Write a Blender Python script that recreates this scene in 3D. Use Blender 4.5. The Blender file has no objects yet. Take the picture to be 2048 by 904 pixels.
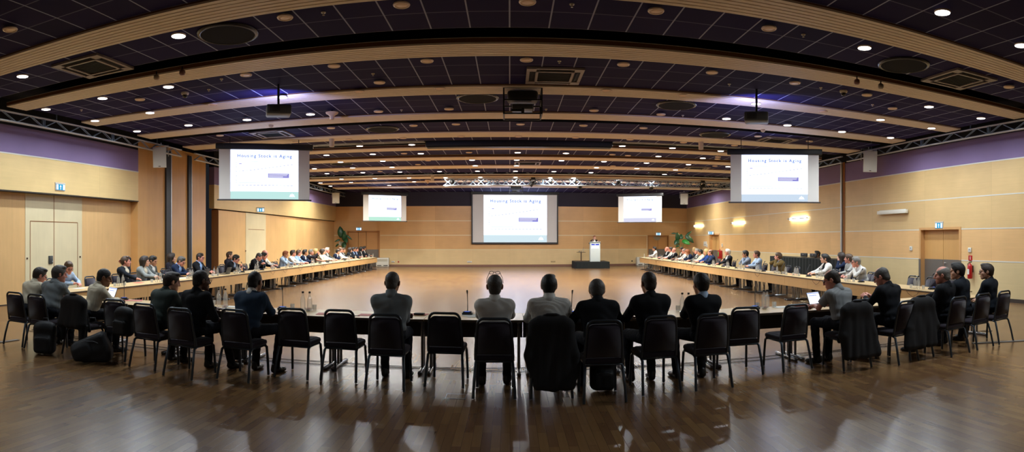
import bpy, bmesh, math, random
import numpy as np
from mathutils import Vector, Matrix, Euler
random.seed(7)
sc = bpy.context.scene
COL = sc.collection
PI = math.pi
sin, cos, tan = math.sin, math.cos, math.tan
# ------------------------------------------------------------------ camera
F, CX, HY, CZ = 1200.0, 1020.0, 481.0, 1.79          # pixels per radian, forward column, horizon row, eye height
cam = bpy.data.cameras.new('camera')
camo = bpy.data.objects.new('camera', cam); COL.objects.link(camo)
camo.location = (0, 0, CZ); camo.rotation_euler = (PI/2, 0, 0)
cam.type = 'PANO'; cam.panorama_type = 'CENTRAL_CYLINDRICAL'
cam.central_cylindrical_range_u_min = -CX/F; cam.central_cylindrical_range_u_max = (2048-CX)/F
cam.central_cylindrical_range_v_min = -(904-HY)/F; cam.central_cylindrical_range_v_max = HY/F
cam.central_cylindrical_radius = 1.0
cam.clip_start = .05; cam.clip_end = 300
sc.camera = camo
sc.view_settings.view_transform = 'Standard'
sc.view_settings.look = 'None'
sc.view_settings.gamma = 1.0
sc.view_settings.exposure = 0.0
sc.view_settings.use_curve_mapping = False
cy = sc.cycles
cy.use_denoising = True
cy.max_bounces = 6; cy.diffuse_bounces = 4; cy.glossy_bounces = 3; cy.transmission_bounces = 6; cy.transparent_max_bounces = 8
cy.caustics_reflective = False; cy.caustics_refractive = False
cy.sample_clamp_indirect = 4.0
world = bpy.data.worlds.new('world'); sc.world = world; world.use_nodes = True
world.node_tree.nodes['Background'].inputs[0].default_value = (0.5, 0.55, 0.7, 1)
world.node_tree.nodes['Background'].inputs[1].default_value = 0.02

def zp(px, py, z):
    """the point at height z seen at photo pixel (px, py)"""
    t = (px-CX)/F; r = F*(CZ-z)/(py-HY)
    return Vector((r*sin(t), r*cos(t), z))
def xp(px, X, z=0.0):
    """the point of the plane x = X seen in photo column px"""
    return Vector((X, X/tan((px-CX)/F), z))
def yp(px, Y, z=0.0):
    return Vector((Y*tan((px-CX)/F), Y, z))
def zz(py, r):
    return CZ - (py-HY)*r/F

# ------------------------------------------------------------------ materials
MATS = {}
def srgb(*c):
    if len(c) == 1 and isinstance(c[0], str):
        h = c[0].lstrip('#'); c = tuple(int(h[i:i+2], 16)/255 for i in (0, 2, 4))
    return tuple(((x/12.92) if x <= .04045 else ((x+.055)/1.055)**2.4) for x in c)
def new_mat(name):
    m = bpy.data.materials.new(name); m.use_nodes = True
    return m, m.node_tree, m.node_tree.nodes['Principled BSDF']
def mat(name, col, rough=.6, metal=0.0, noise=0.0, nscale=30.0, bump=0.0, bscale=60.0, spec=.5, emis=None, estr=0.0, trans=0.0, alpha=1.0, coat=0.0, sheen=0.0):
    """plain procedural material: a colour with a little noise, optional bump"""
    if name in MATS: return MATS[name]
    m, nt, b = new_mat(name)
    if isinstance(col, str): col = srgb(col)
    N = nt.nodes.new
    b.inputs['Roughness'].default_value = rough; b.inputs['Metallic'].default_value = metal
    b.inputs['Specular IOR Level'].default_value = spec
    b.inputs['Base Color'].default_value = (*col, 1)
    if coat: b.inputs['Coat Weight'].default_value = coat
    if sheen: b.inputs['Sheen Weight'].default_value = sheen
    if trans: b.inputs['Transmission Weight'].default_value = trans
    if emis is not None:
        b.inputs['Emission Color'].default_value = (*(srgb(emis) if isinstance(emis, str) else emis), 1)
        b.inputs['Emission Strength'].default_value = estr
    tc = N('ShaderNodeTexCoord')
    if noise:
        n = N('ShaderNodeTexNoise'); n.inputs['Scale'].default_value = nscale; n.inputs['Detail'].default_value = 3
        nt.links.new(tc.outputs['Object'], n.inputs['Vector'])
        mx = N('ShaderNodeMix'); mx.data_type = 'RGBA'
        mx.inputs[6].default_value = (*[c*(1-noise) for c in col], 1); mx.inputs[7].default_value = (*[min(1, c*(1+noise)) for c in col], 1)
        nt.links.new(n.outputs['Fac'], mx.inputs[0]); nt.links.new(mx.outputs[2], b.inputs['Base Color'])
    if bump:
        n = N('ShaderNodeTexNoise'); n.inputs['Scale'].default_value = bscale; n.inputs['Detail'].default_value = 4
        nt.links.new(tc.outputs['Object'], n.inputs['Vector'])
        bp = N('ShaderNodeBump'); bp.inputs['Strength'].default_value = bump; bp.inputs['Distance'].default_value = .02
        nt.links.new(n.outputs['Fac'], bp.inputs['Height']); nt.links.new(bp.outputs[0], b.inputs['Normal'])
    MATS[name] = m
    return m
def emat(name, col, strength):
    if name in MATS: return MATS[name]
    m = bpy.data.materials.new(name); m.use_nodes = True; nt = m.node_tree; nt.nodes.clear()
    e = nt.nodes.new('ShaderNodeEmission'); e.inputs[0].default_value = (*(srgb(col) if isinstance(col, str) else col), 1); e.inputs[1].default_value = strength
    o = nt.nodes.new('ShaderNodeOutputMaterial'); nt.links.new(e.outputs[0], o.inputs[0])
    MATS[name] = m
    return m
def math_node(nt, op, a, b=None, c=None):
    n = nt.nodes.new('ShaderNodeMath'); n.operation = op
    for i, v in enumerate((a, b, c)):
        if v is None: continue
        if isinstance(v, (int, float)): n.inputs[i].default_value = v
        else: nt.links.new(v, n.inputs[i])
    return n.outputs[0]
def wood_mat(name, col, along='Y', pw=2.4, ph=.99, var=.10, grain=.12, vertical=False, rough=.38, joint=True, z0=1.171):
    """veneer panelling: panels pw wide and ph high, each a little lighter or darker, fine grain, hair-line joints"""
    if name in MATS: return MATS[name]
    m, nt, b = new_mat(name); col = srgb(col) if isinstance(col, str) else col
    N = nt.nodes.new; L = nt.links.new
    g = N('ShaderNodeNewGeometry'); sp = N('ShaderNodeSeparateXYZ'); L(g.outputs['Position'], sp.inputs[0])
    u = sp.outputs[along]; z = sp.outputs['Z']
    pu = math_node(nt, 'DIVIDE', u, pw); pv = math_node(nt, 'DIVIDE', math_node(nt, 'SUBTRACT', z, z0), ph)
    iu = math_node(nt, 'FLOOR', pu); iv = math_node(nt, 'FLOOR', pv)
    cb = N('ShaderNodeCombineXYZ'); L(iu, cb.inputs[0]); L(iv, cb.inputs[1])
    wn = N('ShaderNodeTexWhiteNoise'); wn.noise_dimensions = '2D'; L(cb.outputs[0], wn.inputs['Vector'])
    gv = N('ShaderNodeCombineXYZ')
    su, sz = (9.0, .5) if vertical else (.6, 12.0)
    L(math_node(nt, 'MULTIPLY', u, su), gv.inputs[0]); L(math_node(nt, 'MULTIPLY', z, sz), gv.inputs[1]); L(math_node(nt, 'MULTIPLY', wn.outputs['Value'], 40), gv.inputs[2])
    ns = N('ShaderNodeTexNoise'); ns.inputs['Scale'].default_value = 1.6; ns.inputs['Detail'].default_value = 5; ns.inputs['Roughness'].default_value = .62
    L(gv.outputs[0], ns.inputs['Vector'])
    fine = N('ShaderNodeTexNoise'); fine.inputs['Scale'].default_value = 1.3; L(g.outputs['Position'], fine.inputs['Vector'])
    a = math_node(nt, 'MULTIPLY_ADD', math_node(nt, 'SUBTRACT', wn.outputs['Value'], .5), 2*var, 1.0)
    a = math_node(nt, 'MULTIPLY_ADD', math_node(nt, 'SUBTRACT', ns.outputs['Fac'], .5), 2*grain, a)
    a = math_node(nt, 'MULTIPLY_ADD', math_node(nt, 'SUBTRACT', fine.outputs['Fac'], .5), .22, a)
    if joint:
        fr = math_node(nt, 'FRACT', pu)
        d = math_node(nt, 'MINIMUM', fr, math_node(nt, 'SUBTRACT', 1.0, fr))
        j = math_node(nt, 'LESS_THAN', d, .0035/pw)
        a = math_node(nt, 'MULTIPLY', a, math_node(nt, 'MULTIPLY_ADD', j, -.25, 1.0))
    vm = N('ShaderNodeVectorMath'); vm.operation = 'SCALE'; vm.inputs[0].default_value = col; L(a, vm.inputs['Scale'])
    L(vm.outputs[0], b.inputs['Base Color'])
    b.inputs['Roughness'].default_value = rough; b.inputs['Specular IOR Level'].default_value = .4
    MATS[name] = m
    return m

# ------------------------------------------------------------------ mesh building
class MB:
    def __init__(self): self.v = []; self.f = []; self.mi = []; self.sm = []; self.cur = 0; self.smooth = False
    def add(self, vs, fs, M=None):
        b = len(self.v)
        for p in vs:
            p = Vector(p)
            if M is not None: p = M @ p
            self.v.append(tuple(p))
        for f in fs:
            self.f.append(tuple(i+b for i in f)); self.mi.append(self.cur); self.sm.append(self.smooth)
        return self
    def box(self, c, s, M=None, R=None):
        x, y, z = (d/2 for d in s)
        vs = [Vector((sx*x, sy*y, sz*z)) for sx in (-1, 1) for sy in (-1, 1) for sz in (-1, 1)]
        if R is not None: vs = [R @ p for p in vs]
        vs = [p+Vector(c) for p in vs]
        return self.add(vs, [(0, 1, 3, 2), (4, 6, 7, 5), (0, 4, 5, 1), (2, 3, 7, 6), (0, 2, 6, 4), (1, 5, 7, 3)], M)
    def bb(self, x0, x1, y0, y1, z0, z1, M=None):
        return self.box(((x0+x1)/2, (y0+y1)/2, (z0+z1)/2), (abs(x1-x0), abs(y1-y0), abs(z1-z0)), M)
    def quad(self, a, b, c, d, M=None): return self.add([a, b, c, d], [(0, 1, 2, 3)], M)
    def rbox(self, c, s, r, seg=2, M=None, R=None):
        bm = bmesh.new(); bmesh.ops.create_cube(bm, size=1)
        for v in bm.verts: v.co = Vector((v.co.x*s[0], v.co.y*s[1], v.co.z*s[2]))
        bmesh.ops.bevel(bm, geom=list(bm.edges), offset=r, segments=seg, affect='EDGES', profile=.5)
        bm.verts.index_update()
        vs = [v.co.copy() for v in bm.verts]
        if R is not None: vs = [R @ p for p in vs]
        vs = [p+Vector(c) for p in vs]
        fs = [tuple(v.index for v in f.verts) for f in bm.faces]; bm.free()
        o = self.smooth; self.smooth = True; self.add(vs, fs, M); self.smooth = o
        return self
    def cone(self, p0, p1, r0, r1=None, n=10, cap=True, M=None):
        p0, p1 = Vector(p0), Vector(p1); r1 = r0 if r1 is None else r1
        q = (p1-p0).to_track_quat('Z', 'Y').to_matrix()
        vs = []
        for p, r in ((p0, r0), (p1, r1)):
            vs += [p + q @ Vector((r*cos(2*PI*i/n), r*sin(2*PI*i/n), 0)) for i in range(n)]
        o = self.smooth; self.smooth = True
        self.add(vs, [(i, (i+1) % n, n+(i+1) % n, n+i) for i in range(n)], M); self.smooth = o
        if cap:
            self.add(vs, [tuple(range(n-1, -1, -1)), tuple(range(n, 2*n))], M)
        return self
    def tube(self, path, r, n=8, closed=False, cap=True, M=None):
        P = [Vector(p) for p in path]; m = len(P); vs = []
        rr = r if isinstance(r, (list, tuple)) else [r]*m
        up = None
        for i, p in enumerate(P):
            if closed: t = (P[(i+1) % m]-P[i-1]).normalized()
            else: t = (P[min(i+1, m-1)]-P[max(i-1, 0)]).normalized()
            if up is None:
                up = t.orthogonal().normalized()
            else:
                up = (up - t*up.dot(t)).normalized()
            w = t.cross(up)
            vs += [p+up*(rr[i]*cos(2*PI*k/n))+w*(rr[i]*sin(2*PI*k/n)) for k in range(n)]
        fs = []
        for i in range(m if closed else m-1):
            a, b = i*n, ((i+1) % m)*n
            fs += [(a+k, a+(k+1) % n, b+(k+1) % n, b+k) for k in range(n)]
        o = self.smooth; self.smooth = True; self.add(vs, fs, M); self.smooth = o
        if cap and not closed:
            self.add(vs, [tuple(range(n-1, -1, -1)), tuple(range((m-1)*n, m*n))], M)
        return self
    def lathe(self, prof, n=20, M=None, c=(0, 0, 0), smooth=True):
        vs = []; c = Vector(c)
        for r, z in prof: vs += [c+Vector((r*cos(2*PI*i/n), r*sin(2*PI*i/n), z)) for i in range(n)]
        fs = []
        for j in range(len(prof)-1):
            fs += [(j*n+i, j*n+(i+1) % n, (j+1)*n+(i+1) % n, (j+1)*n+i) for i in range(n)]
        o = self.smooth; self.smooth = smooth; self.add(vs, fs, M); self.smooth = o
        if prof[0][0] > 1e-5: self.add(vs, [tuple(range(n-1, -1, -1))], M)
        if prof[-1][0] > 1e-5: self.add(vs, [tuple(range((len(prof)-1)*n, len(prof)*n))], M)
        return self
    def prism(self, poly, z0, z1, M=None):
        n = len(poly); vs = [(x, y, z0) for x, y in poly]+[(x, y, z1) for x, y in poly]
        return self.add(vs, [tuple(range(n-1, -1, -1)), tuple(range(n, 2*n))]+[(i, (i+1) % n, n+(i+1) % n, n+i) for i in range(n)], M)
    def mesh(self, name, mats):
        me = bpy.data.meshes.new(name)
        me.from_pydata(self.v, [], self.f); me.validate(verbose=False)
        if not isinstance(mats, (list, tuple)): mats = [mats]
        for m in mats: me.materials.append(m)
        if len(me.polygons) == len(self.f):
            me.polygons.foreach_set('material_index', self.mi); me.polygons.foreach_set('use_smooth', self.sm)
        me.update()
        return me
    def build(self, name, mats, parent=None, M=None):
        me = self.mesh(name, mats)
        return put(name, me, parent, M)
def put(name, me, parent=None, M=None):
    o = bpy.data.objects.new(name, me); COL.objects.link(o)
    if parent is not None: o.parent = parent
    if M is not None: o.matrix_local = M
    return o
def tag(o, label=None, cat=None, group=None, kind=None):
    if label: o['label'] = label
    if cat: o['category'] = cat
    if group: o['group'] = group
    if kind: o['kind'] = kind
    return o
def struct(o): o['kind'] = 'structure'; return o
def empty(name, loc=(0, 0, 0), rz=0.0, label=None, cat=None, group=None):
    o = bpy.data.objects.new(name, None); COL.objects.link(o); o.empty_display_size = .1
    o.location = loc; o.rotation_euler = (0, 0, rz)
    return tag(o, label, cat, group)
CH = {}
def set_children_cache(o):
    CH[o.name] = [c for c in COL.objects if c.parent == o]
def dup(src, loc=None, rz=None, label=None, group=None):
    """copy a thing with its parts and sub-parts"""
    def kids(o):
        if o.name not in CH: set_children_cache(o)
        return CH[o.name]
    c = src.copy(); COL.objects.link(c)
    if loc is not None: c.location = loc
    if rz is not None: c.rotation_euler = (0, 0, rz)
    if label: c['label'] = label
    if group: c['group'] = group
    for k in kids(src):
        d = k.copy(); COL.objects.link(d); d.parent = c
        for g in kids(k):
            e = g.copy(); COL.objects.link(e); e.parent = d
    return c
def T(x, y, z=0.0, rz=0.0): return Matrix.Translation((x, y, z)) @ Matrix.Rotation(rz, 4, 'Z')
ORD = ['first', 'second', 'third', 'fourth', 'fifth', 'sixth', 'seventh', 'eighth', 'ninth', 'tenth', 'eleventh', 'twelfth', 'thirteenth', 'fourteenth', 'fifteenth', 'sixteenth', 'seventeenth', 'eighteenth', 'nineteenth', 'twentieth', 'twenty-first', 'twenty-second', 'twenty-third', 'twenty-fourth', 'twenty-fifth', 'twenty-sixth', 'twenty-seventh', 'twenty-eighth', 'twenty-ninth', 'thirtieth']
# ------------------------------------------------------------------ the hall
XL, XR, YB, YF = -11.98, 12.83, 42.6, -5.0            # upper wall planes, back wall, wall behind the photographer
ZC = 5.12                                              # ceiling tiles
Z1, Z2, Z3, Z4 = 1.171, 2.15, 3.138, 4.146             # panel joints
M_wl = wood_mat('maple_veneer_upper_left', '#dcc088', 'Y', 4.9, .99, .05, .08)
M_wr = wood_mat('maple_veneer_right', '#d8b984', 'Y', 3.1, .99, .05, .08)
M_wrm = wood_mat('maple_veneer_right_orange', '#e2b880', 'Y', 3.1, .99, .06, .08)
M_wrl = wood_mat('maple_veneer_dado_right', '#dcc797', 'Y', 3.1, 1.3, .05, .06)
M_wb = wood_mat('maple_veneer_back', '#d0a46c', 'X', 2.55, .99, .07, .08)
M_wbl = wood_mat('maple_veneer_dado_back', '#d9be8c', 'X', 2.55, 1.3, .05, .06)
M_lo = wood_mat('maple_folding_panel', '#deb57c', 'Y', 1.25, 9, .07, .10, vertical=True, z0=0)
M_pale = wood_mat('pale_birch_panel', '#dccfa8', 'Y', 9.0, 9, .02, .06, vertical=True, z0=0, joint=False)
M_pier = wood_mat('maple_pier_veneer', '#d3a468', 'Y', .62, 9, .07, .10, vertical=True, z0=0, joint=False, rough=.25)
M_endw = mat('brown_panel_edge', '#a8703f', .5)
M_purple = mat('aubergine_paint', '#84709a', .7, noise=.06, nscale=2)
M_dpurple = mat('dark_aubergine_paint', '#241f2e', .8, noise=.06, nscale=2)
M_alu = mat('brushed_aluminium', '#c9cccd', .35, .7)
M_strip = mat('pale_joint_strip', '#d9d8cf', .45)
M_black = mat('matt_black_void', '#0c0d0f', .9)
M_dk = mat('dark_column_metal', '#3b3f40', .35, .5)
M_steel = mat('steel_kick_plate', '#77716a', .38, .35, noise=.05, nscale=8)
M_base = mat('brown_baseboard', '#7c5746', .5)
M_baseD = mat('dark_baseboard', '#3a3029', .5)
M_doorw = wood_mat('maple_door_veneer', '#c08d54', 'X', .9, 9, .04, .06, vertical=True, z0=0, joint=False)
M_doorr = wood_mat('maple_door_veneer_right', '#cb9d60', 'Y', .98, 9, .04, .06, vertical=True, z0=0, joint=False)
M_frame = mat('maple_door_frame', '#cf9f66', .45, noise=.05, nscale=9)
M_gap = mat('door_joint', '#8a5a2c', .7)

YK, SK = 41.15, .088                                   # back wall: distance ahead, slight skew
def bx(px):
    t = tan((px-CX)/F); return YK*t/(1-SK*t)
def by(x, off=0.0): return YK+SK*x-off
def skew(o):
    for q in [o]+[c for c in COL.objects if c.parent == o]:
        for v in q.data.vertices: v.co.y += (YK-YB)+SK*v.co.x
RZK = math.atan(SK)
# floor: strip parquet
def floor_mat():
    m, nt, b = new_mat('strip_parquet'); N = nt.nodes.new; L = nt.links.new
    g = N('ShaderNodeNewGeometry'); mp = N('ShaderNodeMapping'); mp.inputs['Rotation'].default_value = (0, 0, PI/2)
    L(g.outputs['Position'], mp.inputs['Vector'])
    br = N('ShaderNodeTexBrick'); L(mp.outputs[0], br.inputs['Vector'])
    br.inputs['Scale'].default_value = 1.0; br.inputs['Brick Width'].default_value = .62; br.inputs['Row Height'].default_value = .085
    br.inputs['Mortar Size'].default_value = .0012; br.offset = .37; br.offset_frequency = 2
    br.inputs['Color1'].default_value = (*srgb('#684a31'), 1); br.inputs['Color2'].default_value = (*srgb('#82623d'), 1); br.inputs['Mortar'].default_value = (*srgb('#3d2817'), 1)
    br.inputs['Bias'].default_value = 0
    ns = N('ShaderNodeTexNoise'); ns.inputs['Scale'].default_value = .55; ns.inputs['Detail'].default_value = 5; L(g.outputs['Position'], ns.inputs['Vector'])
    st = N('ShaderNodeMapping'); st.inputs['Scale'].default_value = (34, 2.2, 1); L(g.outputs['Position'], st.inputs['Vector'])
    gr = N('ShaderNodeTexNoise'); gr.inputs['Scale'].default_value = 1; gr.inputs['Detail'].default_value = 4; L(st.outputs[0], gr.inputs['Vector'])
    a = math_node(nt, 'MULTIPLY_ADD', math_node(nt, 'SUBTRACT', ns.outputs['Fac'], .5), .45, 1.0)
    a = math_node(nt, 'MULTIPLY_ADD', math_node(nt, 'SUBTRACT', gr.outputs['Fac'], .5), .35, a)
    vm = N('ShaderNodeVectorMath'); vm.operation = 'SCALE'; L(br.outputs['Color'], vm.inputs[0]); L(a, vm.inputs['Scale'])
    L(vm.outputs[0], b.inputs['Base Color'])
    rr = math_node(nt, 'MULTIPLY_ADD', math_node(nt, 'SUBTRACT', ns.outputs['Fac'], .5), .01, .27); L(rr, b.inputs['Roughness'])
    b.inputs['Specular IOR Level'].default_value = .5
    return m
M_floor = floor_mat()
fl = MB(); fl.bb(-14.5, 14.5, YF-.3, YB+.3, -.2, 0); struct(fl.build('floor', M_floor))

# ---- left wall
XLo = -12.3                                            # folding panels stand back under the upper wall
yA, yB, yC, yD, yE = 16.8, 21.6, 22.3, 22.7, YB        # end of the near bay, pier end, gap end, panel edge
w = MB()
w.cur = 0; w.bb(XL-.25, XL, YF, yA, Z4, 4.9); w.bb(XL-.25, XL, yC, YB+.2, Z4, 4.9); w.cur = 5; w.bb(XL-.25, XL-.01, YF, yA, 4.9, 5.6); w.bb(XL-.25, XL-.01, yC, YB+.2, 4.9, 5.6)        # aubergine band
w.cur = 1; w.bb(XL-.25, XL, YF, yA, Z3+.01, Z4); w.bb(XL-.25, XL, yC, YB+.2, Z3+.01, Z4)      # upper panels
w.cur = 2; yd0, yd1, ym = xp(50, XLo).y, xp(163.5, XLo).y, xp(107.3, XLo).y; w.bb(XLo-.2, XLo, YF, yd0, 0, 3.4); w.bb(XLo-.2, XLo, yd1, yA+.05, 0, 3.4)
w.bb(-12.3, -12.1, yD, YB+.2, 0, Z3-.03)
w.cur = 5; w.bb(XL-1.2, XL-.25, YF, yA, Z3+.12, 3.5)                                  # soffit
w.cur = 4; w.bb(-13.25, XL-.02, yA, yB, 0, 5.25)                                     # pier
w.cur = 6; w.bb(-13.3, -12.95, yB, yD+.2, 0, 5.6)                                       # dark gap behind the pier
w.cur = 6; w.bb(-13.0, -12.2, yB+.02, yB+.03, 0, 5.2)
w.cur = 3; w.bb(-12.32, -11.98, yD-.015, yD, 0, Z3-.03)                                # brown panel edge
w.cur = 7; w.bb(-12.28, -12.08, yD, YB, Z3-.03, Z3+.01)  # black filler stands for the shadow gap under the upper panels
struct(w.build('wall_left', [M_purple, M_wl, M_lo, M_endw, M_pier, M_black, M_dpurple, M_black]))
# pale pass door panel in the folding wall, and its far twin
d = MB(); d.cur = 0; d.bb(XLo-.18, XLo+.012, yd0, yd1, 0, 3.4)
d.cur = 1
for y in (ym,): d.bb(XLo+.012, XLo+.016, y-.012, y+.012, 0, 3.15)
d.bb(XLo+.012, XLo+.016, xp(59.6, XLo)[1], xp(154.5, XLo)[1], 2.33, 2.355)
for y in (xp(59.6, XLo)[1], xp(154.5, XLo)[1]): d.bb(XLo+.012, XLo+.016, y-.012, y+.012, 0, 2.34)
door1 = struct(d.build('door_1', [M_pale, M_gap]))
h = MB(); h.rbox((XLo+.03, xp(100, XLo)[1], 1.22), (.04, .17, .24), .012); h.build('lock_plate', mat('dark_lock_plate', '#4c5050', .3, .4), door1)
h = MB(); h.box((XLo+.055, xp(102.5, XLo)[1], 1.17), (.02, .05, .03)); h.build('door_handle', mat('pale_handle', '#c8ccd0', .3, .5), door1)
for px in (53.5, 159.3):
    h = MB(); h.box((XLo+.02, xp(px, XLo)[1], 1.28), (.02, .05, .05)); h.build('bolt_hole', mat('bolt_hole', '#4a2c18', .6), door1)
d = MB(); d.cur = 0; d.bb(-12.29, -12.085, xp(491, -12.1)[1], xp(531, -12.1)[1], 0, Z3-.03)
d.cur = 1; d.bb(-12.085, -12.082, xp(496, -12.1)[1], xp(528, -12.1)[1], 2.31, 2.335)
door2 = struct(d.build('door_2', [M_pale, M_gap]))
h = MB(); h.box((-12.07, xp(491.5, -12.07)[1], 1.3), (.02, .06, .06)); h.build('bolt_hole', MATS['bolt_hole'], door2)
# trims: white top strip and dark strip painted for the shadow line under the upper panels
t = MB(); t.cur = 0; t.bb(XL, XL+.012, YF, yA, Z4-.02, Z4+.012); t.bb(XL, XL+.012, yC, YB, Z4-.012, Z4+.01)
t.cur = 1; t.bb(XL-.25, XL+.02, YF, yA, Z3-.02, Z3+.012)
struct(t.build('trim_1', [M_strip, mat('shadow_strip', '#2b221c', .6)]))
# dark metal columns standing in front of the pier
for i, (a, b) in enumerate(((333, 343.5), (377.5, 384))):
    c = MB(); ya, yb = xp(a, -11.93)[1], xp(b, -11.93)[1]
    c.cur = 0; c.bb(XL-.02, XL+.05, ya, ya+(yb-ya)*.82, 0, 5.1); c.cur = 1; c.bb(XL-.02, XL+.06, ya+(yb-ya)*.84, yb, 0, 5.1)
    struct(c.build('trim_%d' % (2+i), [M_dk, M_alu]))

# ---- right wall
dR = (13.8, 15.7); dR2 = (35.3, 37.1)                  # door openings on the right wall
w = MB()
def rwall(x0, x1):
    w.cur = 0; w.bb(x0, x1, YF, YB+.2, Z4, 4.9); w.cur = 3; w.bb(x0+.01, x1, YF, YB+.2, 4.9, 5.6)
    segs = [(YF, dR[0]-.074), (dR[1]+.074, dR2[0]-.074), (dR2[1]+.074, YB+.2)]
    for a, b in segs:
        w.cur = 4; w.bb(x0, x1, a, b, Z1, Z2); w.cur = 1; w.bb(x0, x1, a, b, Z2, Z2+.05); w.cur = 2; w.bb(x0, x1, a, b, 0, Z1)
    w.cur = 1; w.bb(x0, x1, YF, YB+.2, Z2+.05, Z4)
rwall(XR, XR+.3)
w.cur = 3; w.bb(XR+.3, XR+.5, YF, YB+.2, 0, 5.6)
struct(w.build('wall_right', [M_purple, M_wr, M_wrl, M_black, M_wrm]))
t = MB()
for z in (Z1, Z2, Z3, Z4):
    for a, b in ((YF, dR[0]-.09), (dR[1]+.09, dR2[0]-.09), (dR2[1]+.09, YB)) if z < 2.3 else ((YF, YB),):
        t.bb(XR-.006, XR, a, b, z-.016, z+.016)
struct(t.build('trim_4', M_strip))
c = MB(); yc = xp(1686, XR)[1]
c.cur = 0; c.cone((XR-.07, yc, 0), (XR-.07, yc, 4.95), .05, n=14)
c.cur = 1; c.bb(XR-.03, XR, yc-.16, yc+.06, 0, 4.95)
struct(c.build('trim_5', [M_alu, M_endw]))
def side_door(name, X, y0, y1, top, leaves, plate=True):
    d = MB()
    d.cur = 1
    d.bb(X-.02, X+.28, y0-.08, y0, 0, top); d.bb(X-.02, X+.28, y1, y1+.08, 0, top); d.bb(X-.02, X+.28, y0-.08, y1+.08, top, top+.08)
    o = struct(d.build(name, [M_doorr, M_frame]))
    for i in range(leaves):
        a = y0+(y1-y0)*i/leaves; b = y0+(y1-y0)*(i+1)/leaves
        l = MB(); l.cur = 0; l.bb(X+.16, X+.2, a+.006, b-.006, .01, top)
        l.cur = 1; l.bb(X+.152, X+.165, a+.01, b-.01, .01, Z1)
        lf = l.build('door_leaf', [M_doorr, M_steel], o)
        if i == 0:
            hh = MB(); y = b-.09 if leaves > 1 else b-.1
            hh.cone((X+.13, y, 1.06), (X+.16, y, 1.06), .025, n=10); hh.cone((X+.115, y, 1.06), (X+.115, y-.12, 1.06), .01, n=8); hh.build('door_handle', M_alu, lf)
    return o
d3 = side_door('door_3', XR, dR[0], dR[1], 2.14, 2)
pl = MB()
for y in (dR[0]-.045, dR[1]+.045): pl.bb(XR-.03, XR-.02, y-.05, y+.05, .01, Z1)
pl.build('kick_plate', M_steel, d3)
d4 = side_door('door_4', XR, dR2[0], dR2[1], 2.15, 1)

# ---- back wall
w = MB()
kx = [(bx(695.5), bx(757.5)), (bx(1297), bx(1336))]                  # back wall door openings
w.cur = 0; w.bb(-14, 14, YB, YB+.3, Z4, 5.6)
xs = [-14, kx[0][0]-.064, kx[0][1]+.064, kx[1][0]-.064, kx[1][1]+.064, 14]
for a, b in ((xs[0], xs[1]), (xs[2], xs[3]), (xs[4], xs[5])):
    w.cur = 1; w.bb(a, b, YB, YB+.3, Z1, 2.42); w.cur = 2; w.bb(a, b, YB, YB+.3, 0, Z1)
w.cur = 1; w.bb(-14, 14, YB, YB+.3, 2.42, Z4); w.bb(xs[3], xs[4], YB, YB+.3, 2.16, 2.42)
w.cur = 3; w.bb(-14, 14, YB+.3, YB+.4, 0, 5.6)
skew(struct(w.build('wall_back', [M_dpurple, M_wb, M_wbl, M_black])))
t = MB()
for z in (Z1, Z2, Z3):
    for a, b in ((XL-1, kx[0][0]-.12), (kx[0][1]+.1, kx[1][0]-.08), (kx[1][1]+.08, XR)) if z < 2.3 else ((-9.0, XR),):
        if b-a > .3: t.bb(a, b, YB-.012, YB, z-.032, z+.032)
t.bb(kx[1][0]-.14, kx[1][0]-.09, YB-.012, YB, Z1, Z2)
skew(struct(t.build('trim_6', mat('cream_joint_strip', '#d9c79c', .5))))
def back_door(name, x0, x1, top, joints):
    d = MB(); y = YB
    d.bb(x0-.07, x0, y-.02, y+.28, 0, top); d.bb(x1, x1+.07, y-.02, y+.28, 0, top); d.bb(x0-.07, x1+.07, y-.02, y+.28, top, top+.07)
    o = struct(d.build(name, mat('brown_door_frame', '#a8743f', .5)))
    e = [x0]+joints+[x1]
    for a, b in zip(e, e[1:]):
        l = MB(); l.cur = 0; l.bb(a+.012, b-.012, y+.12, y+.16, .01, top); l.cur = 1; l.bb(a+.012, b-.012, y+.105, y+.12, .01, Z1)
        l.build('door_leaf', [M_doorw, M_steel], o)
    return o
d5 = back_door('door_5', kx[0][0], kx[0][1], 2.4, [bx(715.8), bx(731.7)]); skew(d5)
d6 = back_door('door_6', kx[1][0], kx[1][1], 2.1, [(kx[1][0]+kx[1][1])/2])
hd = MB(); n = 16; cxm = bx(1315)
hd.prism([(cxm+.29*cos(PI+PI*i/n), 0) for i in range(1)] and [(.29*cos(PI+PI*i/n)+cxm, .29*sin(PI+PI*i/n)) for i in range(n+1)], 0, .012, Matrix.Translation((0, YB+.1, 2.09)) @ Matrix.Rotation(PI/2, 4, 'X'))
hd.build('half_round_plate', mat('grey_half_round', '#9a8f7a', .5), d6)
skew(d6)
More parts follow.
